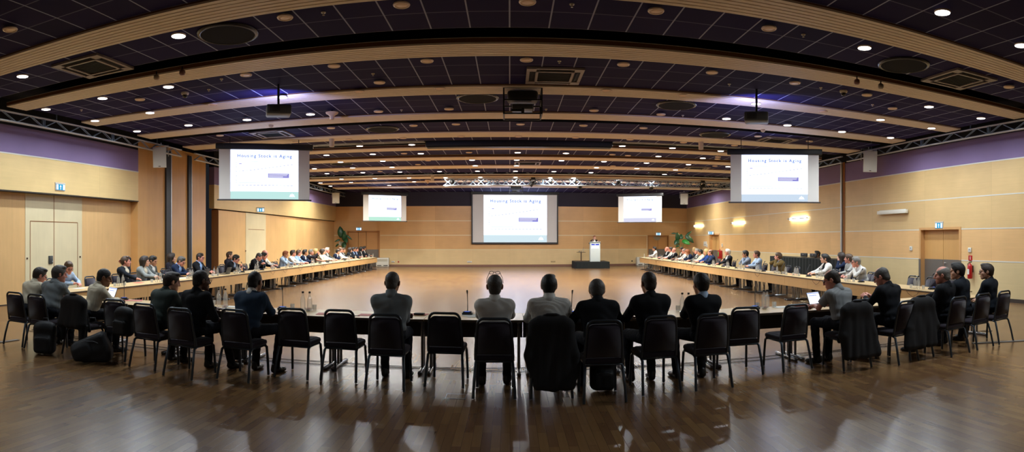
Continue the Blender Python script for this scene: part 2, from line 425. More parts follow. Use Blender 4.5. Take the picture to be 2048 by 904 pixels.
# baseboards
b = MB(); b.bb(XL, kx[0][0]-.07, YB-.02, YB, 0, .14); b.bb(kx[0][1]+.07, kx[1][0]-.08, YB-.02, YB, 0, .14); b.bb(kx[1][1]+.08, XR, YB-.02, YB, 0, .14)
skew(struct(b.build('baseboard_back', M_base)))
b = MB()
for a, c2 in ((YF, dR[0]-.09), (dR[1]+.09, dR2[0]-.09), (dR2[1]+.09, YB)): b.bb(XR-.015, XR, a, c2, 0, .11)
struct(b.build('baseboard_right', M_baseD))
b = MB(); b.bb(XLo, XLo+.012, YF, yA, 0, .03); b.bb(XL-.02, XL-.005, yA, yB, 0, .06)
struct(b.build('baseboard_left', M_baseD))
w = MB(); w.bb(-14.5, 14.5, YF-.3, YF, 0, 5.6); struct(w.build('wall_front', mat('dim_front_wall', '#5d4433', .8, noise=.05, nscale=3)))

# ------------------------------------------------------------------ ceiling
XCL, XCR, SL = -10.9, 12.05, .018                      # tile field edges, slight slant of the bays
def ceil_tile_mat():
    m, nt, b = new_mat('plum_ceiling_tiles'); N = nt.nodes.new; L = nt.links.new
    uv = N('ShaderNodeUVMap'); sp = N('ShaderNodeSeparateXYZ'); L(uv.outputs[0], sp.inputs[0])
    def line(o, w):
        fr = math_node(nt, 'FRACT', o); d = math_node(nt, 'MINIMUM', fr, math_node(nt, 'SUBTRACT', 1.0, fr))
        return math_node(nt, 'LESS_THAN', d, w)
    lu = line(sp.outputs[0], .019); lv = line(sp.outputs[1], .017)
    cb = N('ShaderNodeCombineXYZ'); L(math_node(nt, 'FLOOR', sp.outputs[0]), cb.inputs[0]); L(math_node(nt, 'FLOOR', sp.outputs[1]), cb.inputs[1])
    wn = N('ShaderNodeTexWhiteNoise'); wn.noise_dimensions = '2D'; L(cb.outputs[0], wn.inputs['Vector'])
    mx = N('ShaderNodeMix'); mx.data_type = 'RGBA'; mx.inputs[6].default_value = (*srgb('#1a1544'), 1); mx.inputs[7].default_value = (*srgb('#211a4e'), 1); L(wn.outputs['Value'], mx.inputs[0])
    m2 = N('ShaderNodeMix'); m2.data_type = 'RGBA'; L(mx.outputs[2], m2.inputs[6]); m2.inputs[7].default_value = (*srgb('#6a6a88'), 1); L(lv, m2.inputs[0])
    m3 = N('ShaderNodeMix'); m3.data_type = 'RGBA'; L(m2.outputs[2], m3.inputs[6]); m3.inputs[7].default_value = (*srgb('#a4acd4'), 1); L(lu, m3.inputs[0])
    L(m3.outputs[2], b.inputs['Base Color']); b.inputs['Roughness'].default_value = .8; b.inputs['Specular IOR Level'].default_value = .12
    return m
M_tile = ceil_tile_mat()
bays = [(2.0, 7.3), (8.05, 9.38), (10.68, 12.77), (13.45, 15.43), (16.8, 18.16), (19.03, 19.85), (21.7, 23.1), (24.4, 26.3), (27.3, 29.3), (31.7, 33.0), (33.75, 36.0), (37.2, YB)]
beams = [(7.3, 8.05), (9.99, 10.68), (12.77, 13.45), (15.43, 16.2), (18.16, 19.03), (21.0, 21.7), (23.6, 24.4), (26.3, 27.3), (30.7, 31.7), (33.0, 33.75), (36.0, 37.2)]
def slant(x, y): return y + SL*x*max(0.0, 1-y/60)
vs, fs, uvs, mi = [], [], [], []
def cbox(x0, x1, y0, y1, z0, z1, k, rows=1):
    b = len(vs)
    for x in (x0, x1):
        for y in (y0, y1):
            for z in (z0, z1): vs.append((x, slant(x, y) if y < YB else y, z))
    for f in ((0, 2, 6, 4), (1, 5, 7, 3), (0, 1, 3, 2), (4, 6, 7, 5), (0, 4, 5, 1), (2, 3, 7, 6)):
        fs.append(tuple(i+b for i in f)); mi.append(k if f == (0, 2, 6, 4) else (1 if k == 0 else k))
        for i in f:
            x = x1 if i & 4 else x0; v = rows if i & 2 else 0
            uvs.append((x/.615+.01, v+.001 if f == (0, 2, 6, 4) else .5))
for y0, y1 in bays:
    n = max(1, round((y1-y0)/.67))
    cbox(XCL, XCR, y0, y1, ZC, ZC+.04, 0, n)
cbox(-14.5, 14.5, YF-.3, YB+.4, 5.6, 5.8, 1)
cbox(XCL, XCR, YF, 2.0, ZC, ZC+.04, 1)
me = bpy.data.meshes.new('ceiling'); me.from_pydata(vs, [], fs); me.materials.append(M_tile); me.materials.append(M_black)
me.polygons.foreach_set('material_index', mi)
ul = me.uv_layers.new(name='UVMap'); ul.data.foreach_set('uv', [c for p in uvs for c in p])
struct(put('ceiling', me))
# slatted maple bands between the tile bays
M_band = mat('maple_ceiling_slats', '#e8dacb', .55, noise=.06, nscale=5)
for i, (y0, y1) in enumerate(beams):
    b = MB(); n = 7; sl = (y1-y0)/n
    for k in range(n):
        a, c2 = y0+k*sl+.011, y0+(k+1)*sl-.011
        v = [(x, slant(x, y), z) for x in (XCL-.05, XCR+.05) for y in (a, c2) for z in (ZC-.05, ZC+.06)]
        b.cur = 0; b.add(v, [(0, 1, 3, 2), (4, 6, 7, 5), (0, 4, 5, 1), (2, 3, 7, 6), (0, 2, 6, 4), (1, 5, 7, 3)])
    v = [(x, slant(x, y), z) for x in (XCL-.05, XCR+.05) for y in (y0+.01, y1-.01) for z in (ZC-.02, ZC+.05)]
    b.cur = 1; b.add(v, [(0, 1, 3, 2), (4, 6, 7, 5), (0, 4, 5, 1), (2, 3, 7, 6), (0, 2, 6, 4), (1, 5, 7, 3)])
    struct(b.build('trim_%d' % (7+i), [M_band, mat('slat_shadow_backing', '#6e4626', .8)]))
# ------------------------------------------------------------------ ceiling lights
LIT = [(45,152),(357,71),(205,196),(337,173),(92,218),(300,225),(190,241),(274,262),(377,250),(494,239),(565,194),(621,228),
 (1885,24),(2043,90),(1729,95),(1858,213),(1962,236),(1512,207),(1453,237),(1575,250),(1684,263),(1761,239),(1781,275),(1863,256),
 (653,310),(745.6,308),(841.7,306.7),(681,323.7),(765.5,321.8),(628.8,337),(784,334),(653.8,346.8),(725.6,344.9),(799.6,343.7),(683,357.8),(749.7,356.6),(817.9,355.6),(641,365.6),(702,364.6),(828.3,363),(661,372),(778.5,370.4),(620,295.2),(719.3,291.6),(823.5,289),(705,335.4),
 (1035.3,304.7),(1132,306.2),(944,319.6),(1033.6,319.6),(1123,320.8),(1208,322.7),(950.4,331),(1033,331),(1193,334.9),(879,342.7),(955,342),(1031,342),(1107.9,342.7),(1182,344.9),(960.6,354),(891,354.9),(1031,354),(1100.6,354.9),(1147,355.3),(1236.9,357.8),
 (1244.5,291.6),(1344.8,295.7),(1441.4,301.6),(1316.8,312.3),(1405.6,316),(1293,325.6),(1377,328.8),(1456,333),(1273.7,336.6),(1350.9,339.3),(1329,348.5),(1304.7,359.7),(1288.8,367),(1272.5,373),(1331.4,374.6),(1388.6,376.3)]
UNLIT = [(20,59),(570,35),(803,10),(1055,4),(1312,22),(1538,57),(668,132),(854,122),(759,165),(1053,120),(1247,129),(1424,145),(280,199),(492,150),(1590,166),(1734,190),(1785,217),(2018,174),(757,223),(898,218),(718,183),(880,177),(1213,181),(1366,191),(1188,221),(1322,229),(662,256),(827,251),(912,248.5),(1041,248.5),(1167,251),(1287,256),(440,271),(592,284),(698,279),(806,276),(922,273),(1037,273),(1151,275),(1260,279),(1367,285),(1469,291),(1516,272.6),(1619,282.6),(1646,223),(425,209),
 (808,307),(938,305),(1225,309),(1256,311),(1435,318),(856,321),(836,329),(871,336),(1430,332),(1226,332),(1216,339),(672,343),(1436,314),(760,343),(1360,347)]
M_diff = emat('lit_diffuser', (1.0, .96, .88), 9.0)
M_off = mat('unlit_peach_lamp_glass', '#f0d2ba', .35)
M_ring = mat('lamp_rim', '#d8c4b4', .4, .3)
ZL = ZC-.058
def light_proto(lit):
    e = empty('downlight')
    r = MB(); r.lathe([(.118, .012), (.122, .0), (.112, -.014), (.098, -.012), (.096, .004)], 24, c=(0, 0, 0)); r.build('rim', M_ring, e)
    d = MB(); q = .112 if lit else .097; d.lathe([(0.0001, -.02 if lit else -.012), (.05, -.018 if lit else -.011), (q, -.014 if lit else -.006), (q, .004), (.0001, .004)], 24); d.build('diffuser', M_diff if lit else M_off, e)
    return e
LP = [(zp(x, y, ZL), True) for x, y in LIT]+[(zp(x, y, ZL), False) for x, y in UNLIT]
LP.sort(key=lambda t: t[0].y)
rows = []
for p, l in LP:
    if rows and p.y-rows[-1][0][0].y < .9+p.y*.012: rows[-1].append((p, l))
    else: rows.append([(p, l)])
protos = {}
DOWN_W = 330.0
nrow = len(rows)
for i, row in enumerate(rows):
    for lit in (True, False):
        sel = sorted([p for p, l in row if l == lit], key=lambda p: p.x)
        for k, p in enumerate(sel):
            where = ('only one' if len(sel) == 1 else ORD[k]+' from the left')
            lab = f"{'glowing white' if lit else 'switched-off peach'} round ceiling downlight, {where} in {ORD[i]} light row from the camera"
            if lit not in protos:
                o = protos[lit] = light_proto(lit); o.location = p; o['label'] = lab; o['category'] = 'ceiling light'; o['group'] = 'round downlights in the ceiling'
            else: o = dup(protos[lit], p, None, lab)
            if lit:
                L = bpy.data.lights.new('lamp', 'SPOT'); L.energy = DOWN_W*(.84 if p.y < 14 else 1.05 if p.y < 20 else min(2.0, 1.05+(p.y-20)*.065)); f_ = min(1, max(0, (p.y-12)/14)); L.color = (.90+.10*f_, 1.0-.015*f_, 1.08-.16*f_); L.spot_size = 3.05; L.spot_blend = 1.0; L.shadow_soft_size = .09
                lo = bpy.data.objects.new('lamp', L); COL.objects.link(lo); lo.location = p+Vector((0, 0, -.03))

# the hall goes on behind the photographer: unseen lamps added there to brighten the near row
for x, y, w_ in ((-9.5, 3.6, 150), (9.8, 3.6, 190), (-5.0, -1.0, 120), (5.0, -1.0, 120), (-9.5, -1.0, 120), (9.8, -1.0, 120), (0, -2.5, 90)):
    L = bpy.data.lights.new('lamp', 'SPOT'); L.energy = w_; L.color = (.92, 1.0, 1.06); L.spot_size = 2.8; L.spot_blend = .8; L.shadow_soft_size = .09
    lo = bpy.data.objects.new('lamp', L); COL.objects.link(lo); lo.location = (x, y, ZL-.03)
# ------------------------------------------------------------------ other ceiling fittings
M_dkrim = mat('dark_glossy_rim', '#2c2a2e', .25, .6)
M_dish = mat('black_diffuser_dish', '#100f13', .85, 0, spec=.15)
def air_diffuser():
    e = empty('air_diffuser')
    r = MB(); r.lathe([(.5, .01), (.5, -.012), (.455, -.03), (.435, -.024), (.44, .0)], 40); r.build('ceiling_rim', M_dkrim, e)
    d = MB(); d.lathe([(.436, -.022), (.37, .06), (.25, .1), (.0001, .1)], 40)
    for k in (1, 2, 3): d.lathe([(.1*k, .05), (.1*k+.03, .01), (.1*k+.035, .014), (.1*k+.01, .055)], 32)
    d.build('dish', M_dish, e)
    return e
RD = [(455,68),(1808,130),(955,196),(1353,210),(765,258),(1430,269),(995,353.5),(1316,344.5),(820,338),(683,328)]
lab = ['large dark round air diffuser beside the lit downlight in upper left ceiling', 'large dark round air diffuser above the long dark slot at upper right', 'dark round air diffuser just left of the central projector cage', 'dark round air diffuser right of the central projector cage', 'dark round air diffuser in ceiling between big left screen and black roller housing', 'dark round air diffuser in ceiling left of big right screen', 'small far round air diffuser above the stage lighting truss near its middle', 'far round air diffuser with bright rim between big right and far right screens', 'far dark air diffuser above the far left screen', 'far dark air diffuser right of the big left screen edge']
pr = None
for (x, y), l in zip(RD, lab):
    p = zp(x, y, ZC-.012)
    if pr is None: pr = air_diffuser(); pr.location = p; tag(pr, l, 'air diffuser', 'round ceiling air diffusers'); o = pr
    else: o = dup(pr, p, None, l)
M_ac = mat('grey_ac_frame', '#8f8689', .5); M_acd = mat('ac_grille_black', '#0b0b0d', .7, spec=.2)
def cassette():
    e = empty('air_conditioner')
    f = MB(); s, q, zt = .56, .33, -.03
    for sx in (-1, 1):
        f.bb(sx*s, sx*(s-.06), -s, s, zt, .01); f.bb(-s, s, sx*s, sx*(s-.06), zt, .01)
        f.bb(sx*q, sx*(q+.05), -q-.05, q+.05, zt-.01, .01); f.bb(-q-.05, q+.05, sx*q, sx*(q+.05), zt-.01, .01)
        for sy in (-1, 1): f.bb(sx*(q+.04), sx*s, sy*(q+.04), sy*s, zt-.004, .01)
    f.build('ceiling_frame', M_ac, e)
    g = MB(); g.bb(-q, q, -q, q, -.02, .01)
    for k in range(9): g.bb(-q, q, -q+.07*k+.02, -q+.07*k+.03, -.026, -.02)
    g.build('intake_grille', M_acd, e)
    for k in range(4):
        v = MB(); R = Matrix.Rotation(k*PI/2, 4, 'Z'); v.bb(-q, q, q+.055, s-.065, -.012, .006, R); v.box((0, q+.115, -.02), (2*q-.06, .05, .008), R, Matrix.Rotation(.4, 3, 'X')); v.build('louvre', M_acd, e)
    return e
AC = [((186,132),'square ceiling air conditioner at upper left below the wide maple band'), ((1918,158),'square ceiling air conditioner at upper right beside round diffuser'), ((1108,151),'square ceiling air conditioner just behind the central projector cage'), ((545,268),'square ceiling air conditioner above the big left screen, lit bluish'), ((1552,280),'square ceiling air conditioner above the big right screen, lit blue'), ((1055,326),'square ceiling air conditioner beyond the long black roller housing'), ((757,365),'far ceiling air conditioner above far left screen, lit pale blue'), ((1392,336),'far ceiling air conditioner left of the big right screen top')]
pr = None
for (x, y), l in AC:
    p = zp(x, y, ZC-.012)
    if pr is None: pr = cassette(); pr.location = p; tag(pr, l, 'air conditioner', 'square ceiling air conditioners')
    else: dup(pr, p, None, l)
# dome cameras
M_wplast = mat('warm_white_plastic', '#cfc6bb', .45); M_smoke = mat('smoked_dome', '#14161a', .12, .1)
def dome():
    e = empty('dome_camera')
    b = MB(); b.lathe([(.085, .0), (.09, -.03), (.07, -.055), (.05, -.06)], 20); b.build('ceiling_base', M_wplast, e)
    d = MB(); d.lathe([(.062, -.055), (.058, -.085), (.04, -.115), (.0001, -.125)], 20); d.build('dome', M_smoke, e); return e
pr = dome(); pr.location = zp(370, 185, ZC); tag(pr, 'dark dome security camera on the ceiling left of the big left screen', 'security camera', 'dome cameras')
dup(pr, zp(1687, 181, ZC), None, 'dark dome security camera on the ceiling above the big right screen')
# small ceiling sensors and spots
def sensor():
    e = empty('ceiling_sensor'); m = MB(); m.lathe([(.035, 0), (.035, -.012), (.012, -.016), (.012, -.04), (.02, -.045), (.0001, -.047)], 14); m.build('head', M_wplast, e); return e
SN = [(646.8,24.4),(746,147),(803,219.5),(1144,8),(1118.8,122),(1092,218),(1458.6,167.8),(1365.7,230.4),(1606.8,68.5),(1745,209),(417.6,178.7),(162.7,219.5),(443,157.4),(1641.6,175)]
pr = None
for k, (x, y) in enumerate(sorted(SN)):
    l = f'tiny pale ceiling sensor, {ORD[k]} from the left among the ceiling sensors'
    if pr is None: pr = sensor(); pr.location = zp(x, y, ZC); tag(pr, l, 'sensor', 'small ceiling sensors')
    else: dup(pr, zp(x, y, ZC), None, l)
def spot(colm):
    e = empty('small_spotlight'); m = MB(); m.cone((0, 0, 0), (0, 0, -.07), .012); m.build('stem', M_dkrim, e)
    m = MB(); m.lathe([(.03, -.06), (.055, -.08), (.06, -.13), (.045, -.16), (.0001, -.165)], 16); m.build('lamp_head', colm, e); return e
for x, y, l, c in ((364.5,133,'small reddish spotlight hanging at second maple band, upper left','#7a5248'), (313,143,'small pale spotlight hanging left of the reddish one at upper left','#b8a392'), (1713.8,152.4,'small reddish spotlight hanging under dark slot, upper right','#7a5247'), (1761.6,161.4,'small grey spotlight right of the reddish one at upper right','#8e8478')):
    o = spot(mat('spot_'+c, c, .4)); o.location = zp(x, y, ZC-.05); tag(o, l, 'spotlight', 'small hanging spotlights')
def horn():
    e = empty('horn_loudspeaker'); m = MB(); m.lathe([(.055, -.17), (.06, -.10), (.10, -.06), (.155, -.03), (.165, 0)], 24); m.lathe([(.0001, -.19), (.04, -.185), (.055, -.17)], 24); m.build('horn', mat('cream_loudspeaker', '#d3b9a0', .5), e)
    m = MB(); m.cone((0, 0, 0), (0, 0, .06), .02); m.build('ceiling_stem', M_dkrim, e); return e
pr = horn(); pr.location = zp(664, 225, ZC-.06); tag(pr, 'cream funnel-shaped ceiling loudspeaker right of the big left screen projector', 'loudspeaker', 'funnel loudspeakers')
dup(pr, zp(855.5, 360, ZC-.06), None, 'far cream funnel-shaped loudspeaker by the left end of stage truss')
def pot():
    e = empty('pendant_sensor'); m = MB(); m.lathe([(.09, .12), (.085, 0), (.08, -.2), (.0001, -.2)], 20); m.build('body', mat('pale_pendant', '#cdbfb4', .5), e); return e
pr = pot(); pr.location = zp(663.6, 281, ZC-.1); tag(pr, 'pale hanging cylinder under ceiling right of the big left screen', 'sensor', 'pale hanging cylinders')
dup(pr, zp(1402, 287, ZC-.1), None, 'pale hanging cylinder under ceiling left of the big right screen')
dup(pr, zp(865, 354, ZC-.1), None, 'far pale hanging cylinder above left end of the stage truss')
def smoke():
    e = empty('smoke_detector'); m = MB(); m.lathe([(.07, 0), (.075, -.02), (.05, -.05), (.03, -.065), (.0001, -.07)], 18); m.build('body', M_wplast, e); return e
pr = smoke(); pr.location = zp(542, 250.7, ZC-.05); tag(pr, 'small tan smoke detector above the big left screen', 'smoke detector', 'smoke detectors')
dup(pr, zp(1526, 260, ZC-.05), None, 'small tan smoke detector above the big right screen')

# ------------------------------------------------------------------ trusses
M_truss = mat('aluminium_truss', '#b9bdc4', .35, .6)
M_trussd = mat('aluminium_truss_lattice', '#8fa3b8', .35, .6)
def truss(name, p0, p1, h, wd, step, lab, r=.025, rl=.012, double=False):
    p0, p1 = Vector(p0), Vector(p1); L = (p1-p0).length; d = (p1-p0).normalized(); s = Vector((-d.y, d.x, 0))
    e = empty(name, p0, 0, lab, 'truss')
    def pt(t, a, z): return d*t+s*a+Vector((0, 0, z))
    for a in (-wd/2, wd/2):
        for z in (0, h):
            c = MB(); c.cone(pt(0, a, z), pt(L, a, z), r, n=8); c.build('chord', M_truss, e)
    m = MB(); n = int(L/step)
    for k in range(n):
        t0, t1 = k*L/n, (k+1)*L/n
        if k % 6 == 5:
            for t in (t1-.03, t1+.03):
                if t < L: m.cone(pt(t, -wd/2, 0), pt(t, -wd/2, h), rl, n=6, cap=False); m.cone(pt(t, wd/2, 0), pt(t, wd/2, h), rl, n=6, cap=False)
        for a in ((-wd/2, wd/2)):
            za, zb = (0, h) if k % 2 == 0 else (h, 0)
            m.cone(pt(t0, a, za), pt(t1, a, zb), rl, n=6, cap=False)
            if double: m.cone(pt(t0, a, zb), pt(t1, a, za), rl, n=6, cap=False)
        m.cone(pt(t0, -wd/2, h), pt(t1, wd/2, h), rl, n=6, cap=False)
        m.cone(pt(t0, -wd/2, 0), pt(t0, wd/2, 0), rl, n=6, cap=False)
    m.build('lattice', M_trussd, e)
    for t in (L*.12, L*.5, L*.88): m = MB(); m.cone(pt(t, 0, h), pt(t, 0, max(h+.02, ZC+.4-p0.z)), .02, n=6); m.build('hanging_rod', M_trussd, e)
    return e
truss('lighting_truss', (-11.36, 5.5, 4.84), (-11.36, 18.6, 4.84), .24, .05, .5, 'long aluminium lattice truss under the ceiling edge along the near left wall')
truss('lighting_truss', (-11.36, 19.6, 4.84), (-11.36, 40.6, 4.84), .24, .05, .5, 'aluminium lattice truss running from the left pier to the back wall')
truss('lighting_truss', (12.35, 6.0, 4.84), (12.35, 19.6, 4.84), .24, .05, .5, 'long aluminium lattice truss under ceiling edge along the near right wall')
truss('lighting_truss', (12.35, 20.0, 4.84), (12.35, 40.6, 4.84), .24, .05, .5, 'aluminium lattice truss along the far right wall to the back corner')
YT = 31.3
truss('lighting_truss', (yp(888, YT)[0], YT, 4.66), (yp(1462, YT)[0], YT, 4.66), .36, .3, .42, 'brightly lit silver stage lighting truss across the room before the far screens', .03, .016, True)
truss('lighting_truss', (yp(622, 29.6)[0], 29.6, 5.06), (yp(1455, 29.6)[0], 29.6, 5.06), .26, .26, .5, 'dim recessed truss in ceiling slot behind bright stage truss', .022, .012)
truss('lighting_truss', (yp(560, 20.3)[0], 20.2, 5.16), (yp(850, 20.3)[0], 20.2, 5.16), .24, .24, .45, 'recessed truss in ceiling slot left of the black roller housing', .022, .012)
truss('lighting_truss', (yp(1226, 20.3)[0], 20.2, 5.16), (yp(1540, 20.3)[0], 20.2, 5.16), .24, .24, .45, 'recessed truss in ceiling slot right of the black roller housing', .022, .012)
# stage spots on the truss
M_bk = mat('black_powder_coat', '#101214', .5, noise=.1)
M_hot = emat('stage_lamp_lens', (.92, .95, 1.0), 22)
def stage_spot(lit=True):
    e = empty('stage_light')
    m = MB(); m.tube([(-.13, 0, -.1), (-.13, 0, .06), (0, 0, .12), (.13, 0, .06), (.13, 0, -.1)], .01, 6); m.build('hanging_yoke', M_bk, e)
    R = Matrix.Rotation(1.05, 4, 'X')
    m = MB(); m.lathe([(.0001, .14), (.07, .13), (.1, .05), (.11, -.12), (.1, -.13)], 16, R @ Matrix.Translation((0, 0, 0))); m.build('lamp_body', M_bk, e)
    if lit:
        m = MB(); m.lathe([(.0001, -.125), (.1, -.12)], 16, R); m.build('lens', M_hot, e)
    return e
pr = None
for k, x in enumerate((905, 962, 1032, 1100, 1148, 1160, 1237, 1303)):
    p = Vector((yp(x, YT)[0], YT-.02, 4.62 if x in (1160, 1303) else 4.86))
    l = f'bright stage spotlight on the silver truss, {ORD[k]} from the left'
    if pr is None: pr = stage_spot(); pr.location = p; tag(pr, l, 'stage light', 'stage spotlights on the bright truss')
    else: dup(pr, p, None, l)
    L = bpy.data.lights.new('stage_lamp', 'SPOT'); L.energy = 200; L.color = (.95, .95, 1.0); L.spot_size = 2.2; L.spot_blend = .6; L.shadow_soft_size = .08
    lo = bpy.data.objects.new('stage_lamp', L); COL.objects.link(lo); lo.location = p+Vector((0, .22, -.12)); lo.rotation_euler = (.9, 0, 0)
for x, l in ((1066, 'black moving-head lamp on silver truss right of centre'), (1404, 'black moving-head lamp near right end of the silver truss')):
    e = empty('moving_head_light', (yp(x, YT)[0], YT-.1, 4.86), 0, l, 'stage light', 'moving heads on the truss')
    m = MB(); m.rbox((0, 0, .16), (.22, .22, .14), .02); m.build('mount', M_bk, e)
    for sx in (-1, 1): m = MB(); m.rbox((.13*sx, 0, -.02), (.05, .1, .3), .015); m.build('yoke_arm', M_bk, e)
    m = MB(); m.lathe([(.0001, .16), (.08, .14), (.11, 0), (.1, -.2), (.0001, -.2)], 18, Matrix.Translation((0, 0, -.1)) @ Matrix.Rotation(.9, 4, 'Y')); m.build('lamp_head', M_bk, e)

# ------------------------------------------------------------------ screens
M_canvas = mat('projection_canvas', '#d5d4cf', .8)
M_slide = emat('slide_white', (.82, .93, 1.32), 2.1)
M_title = emat('slide_title_ink', srgb('#667fca'), 1.0)
M_ink = emat('slide_faint_ink', srgb('#a9afd0'), 1.0)
M_boxb = emat('slide_box_violet', srgb('#8f8bd6'), 1.0)
M_boxt = emat('slide_box_text', srgb('#e9e8fb'), 1.0)
def text_mesh(s, size, extr=0.0, spacing=1.0):
    c = bpy.data.curves.new('text', 'FONT'); c.body = s; c.size = size; c.extrude = extr; c.space_character = spacing; c.align_x = 'CENTER'; c.align_y = 'CENTER'; c.resolution_u = 3; c.offset = .030
    o = bpy.data.objects.new('text', c); COL.objects.link(o)
    dg = bpy.context.evaluated_depsgraph_get(); me = bpy.data.meshes.new_from_object(o.evaluated_get(dg))
    bpy.data.objects.remove(o); bpy.data.curves.remove(c)
    return me
TITLE = text_mesh('Housing Stock is Aging', 1.0, 0, 1.28)
tx = [v.co.x for v in TITLE.vertices]; TW = max(tx)-min(tx)
TITLE.materials.append(M_title)
def peaks(M, u0, v0, s, m, dep):
    for (a, b2, hh) in ((-.55, -.02, .75), (.02, .55, .75), (-.28, .28, 1.0)):
        mid = (a+b2)/2
        m.add([M(u0+a*s, v0, dep), M(u0+a*s+.16*s, v0, dep), M(u0+mid*s, v0+hh*s*.6, dep), M(u0+b2*s-.16*s, v0, dep), M(u0+b2*s, v0, dep), M(u0+mid*s, v0+hh*s, dep)], [(0, 1, 2, 5), (2, 3, 4, 5)])
def screen(name, pl, pr_, zb, zt, foot, lab, u0=.125, u1=.875, housing=True, frame=0, tilt=0):
    """pl, pr: ground points under the left and right canvas edge seen from the hall"""
    pl, pr_ = Vector((pl[0], pl[1], 0)), Vector((pr_[0], pr_[1], 0)); W = (pr_-pl).length; H = zt-zb
    rz = math.atan2(pr_.y-pl.y, pr_.x-pl.x)
    e = empty(name, (pl.x, pl.y, zb), rz, lab, 'projection screen')
    # local frame: x along the canvas, -y towards the audience, z up
    c = MB(); c.bb(0, W, 0, .012, 0, H); c.build('canvas', M_canvas, e)
    if housing:
        b = MB(); b.bb(-.06, W+.06, -.02, .03, -.045, 0); b.build('bottom_bar', mat('screen_bottom_bar', '#3a322e', .5), e)
        b = MB(); b.rbox((W/2, .02, H+.09), (W+.22, .16, .19), .02); b.build('roller_housing', M_bk, e)
        for x in (W*.12, W*.88): b = MB(); b.cone((x, .02, H+.16), (x, .02, ZC-zb), .012); b.build('hanging_rod', M_bk, e)
    if frame:
        b = MB(); f = frame
        b.bb(-f, 0, -.05, .03, -f*1.4, H+.02); b.bb(W, W+f, -.05, .03, -f*1.4, H+.02); b.bb(-f, W+f, -.05, .03, -f*1.4, 0); b.rbox((W/2, -.02, H+.14), (W+2*f+.1, .24, .28), .03)
        b.build('black_frame', M_bk, e)
    a, b2 = u0*W, u1*W; SW = b2-a; SH = H*.985
    M = lambda u, v, dep: (a+u*SW, -.004-dep, .006+v*SH)
    s = MB(); s.add([M(0, .155, 0), M(1, .155, 0), M(1, 1, 0), M(0, 1, 0)], [(0, 1, 2, 3)]); so = s.build('slide', M_slide, e)
    s = MB(); s.add([M(0, 0, 0), M(1, 0, 0), M(1, .155, 0), M(0, .155, 0)], [(0, 1, 2, 3)]); s.build('footer_band', emat('footer_'+foot, srgb(foot), 1.0), e)
    s = MB(); peaks(M, .905, .05, .075, s, .003); s.build('footer_emblem', M_slide, e)
    t = put('title_lettering', TITLE, so); k = SW*.80/TW
    t.matrix_local = Matrix.Translation(M(.5, .875, .003)) @ Matrix.Rotation(PI/2, 4, 'X') @ Matrix.Scale(k, 4)
    s = MB(); R2 = random.Random(3)
    line = [(.13, .53), (.2, .535), (.3, .55), (.42, .565), (.54, .59), (.64, .62), (.72, .655), (.8, .67), (.9, .69)]
    for (x0, y0), (x1, y1) in zip(line, line[1:]): s.add([M(x0, y0-.002, .002), M(x1, y1-.002, .002), M(x1, y1+.002, .002), M(x0, y0+.002, .002)], [(0, 1, 2, 3)])
    for k in range(15):
        x = .13+.77*k/14; yy = .56+.145*(k/14)**1.3
        s.add([M(x-.012, yy, .002), M(x+.012, yy, .002), M(x+.012, yy+.012, .002), M(x-.012, yy+.012, .002)], [(0, 1, 2, 3)])
        s.add([M(x-.018, .275, .002), M(x+.018, .275, .002), M(x+.018, .287, .002), M(x-.018, .287, .002)], [(0, 1, 2, 3)])
    for k in range(10): s.add([M(.075, .33+k*.045, .002), M(.095, .33+k*.045, .002), M(.095, .34+k*.045, .002), M(.075, .34+k*.045, .002)], [(0, 1, 2, 3)])
    for (x0, x1, y) in ((.12, .40, .755), (.12, .46, .325)): s.add([M(x0, y, .002), M(x1, y, .002), M(x1, y+.008, .002), M(x0, y+.008, .002)], [(0, 1, 2, 3)])
    s.build('chart_print', M_ink, so)
    s = MB(); s.add([M(.55, .435, .003), M(.86, .435, .003), M(.86, .525, .003), M(.55, .525, .003)], [(0, 1, 2, 3)])
    tb = s.build('text_box', M_boxb, so)
    s = MB(); s.add([M(.125, .705, .003), M(.165, .705, .003), M(.165, .72, .003), M(.125, .72, .003)], [(0, 1, 2, 3)]); s.build('chart_legend', M_boxb, so)
    s = MB()
    for k, wd in enumerate((.28, .27, .21)): s.add([M(.56, .5-k*.026, .006), M(.56+wd, .5-k*.026, .006), M(.56+wd, .514-k*.026, .006), M(.56, .514-k*.026, .006)], [(0, 1, 2, 3)])
    s.build('text_print', M_boxt, tb)
    # light that the projected picture throws back into the hall
    return e
def gp(px, r): t = (px-CX)/F; return (r*sin(t), r*cos(t))
screen('projection_screen', gp(438, 19.25), gp(619, 19.6), 3.12, 4.73, '#c4ece8', 'big hanging projection screen with pale teal footer at left of the hall')
screen('projection_screen', gp(1461, 19.5), gp(1637.5, 19.6), 3.05, 4.585, '#cfe0f2', 'big hanging projection screen with pale blue footer at right of the hall')
screen('projection_screen', gp(726.5, 37.1), gp(812.5, 38.2), 3.02, 4.63, '#c2f0dc', 'small far projection screen with greenish footer near the back left corner')
screen('projection_screen', gp(1236.7, 38.3), gp(1323.5, 37.6), 2.96, 4.59, '#dcdcf2', 'small far projection screen with lilac footer near the back right corner')
screen('projection_screen', (bx(945.5), by(bx(945.5), .12)), (bx(1113.5), by(bx(1113.5), .12)), 1.66, 4.93, '#d6ebf4', 'main black-framed projection screen in the middle of the back wall', .13, .88, False, .085)
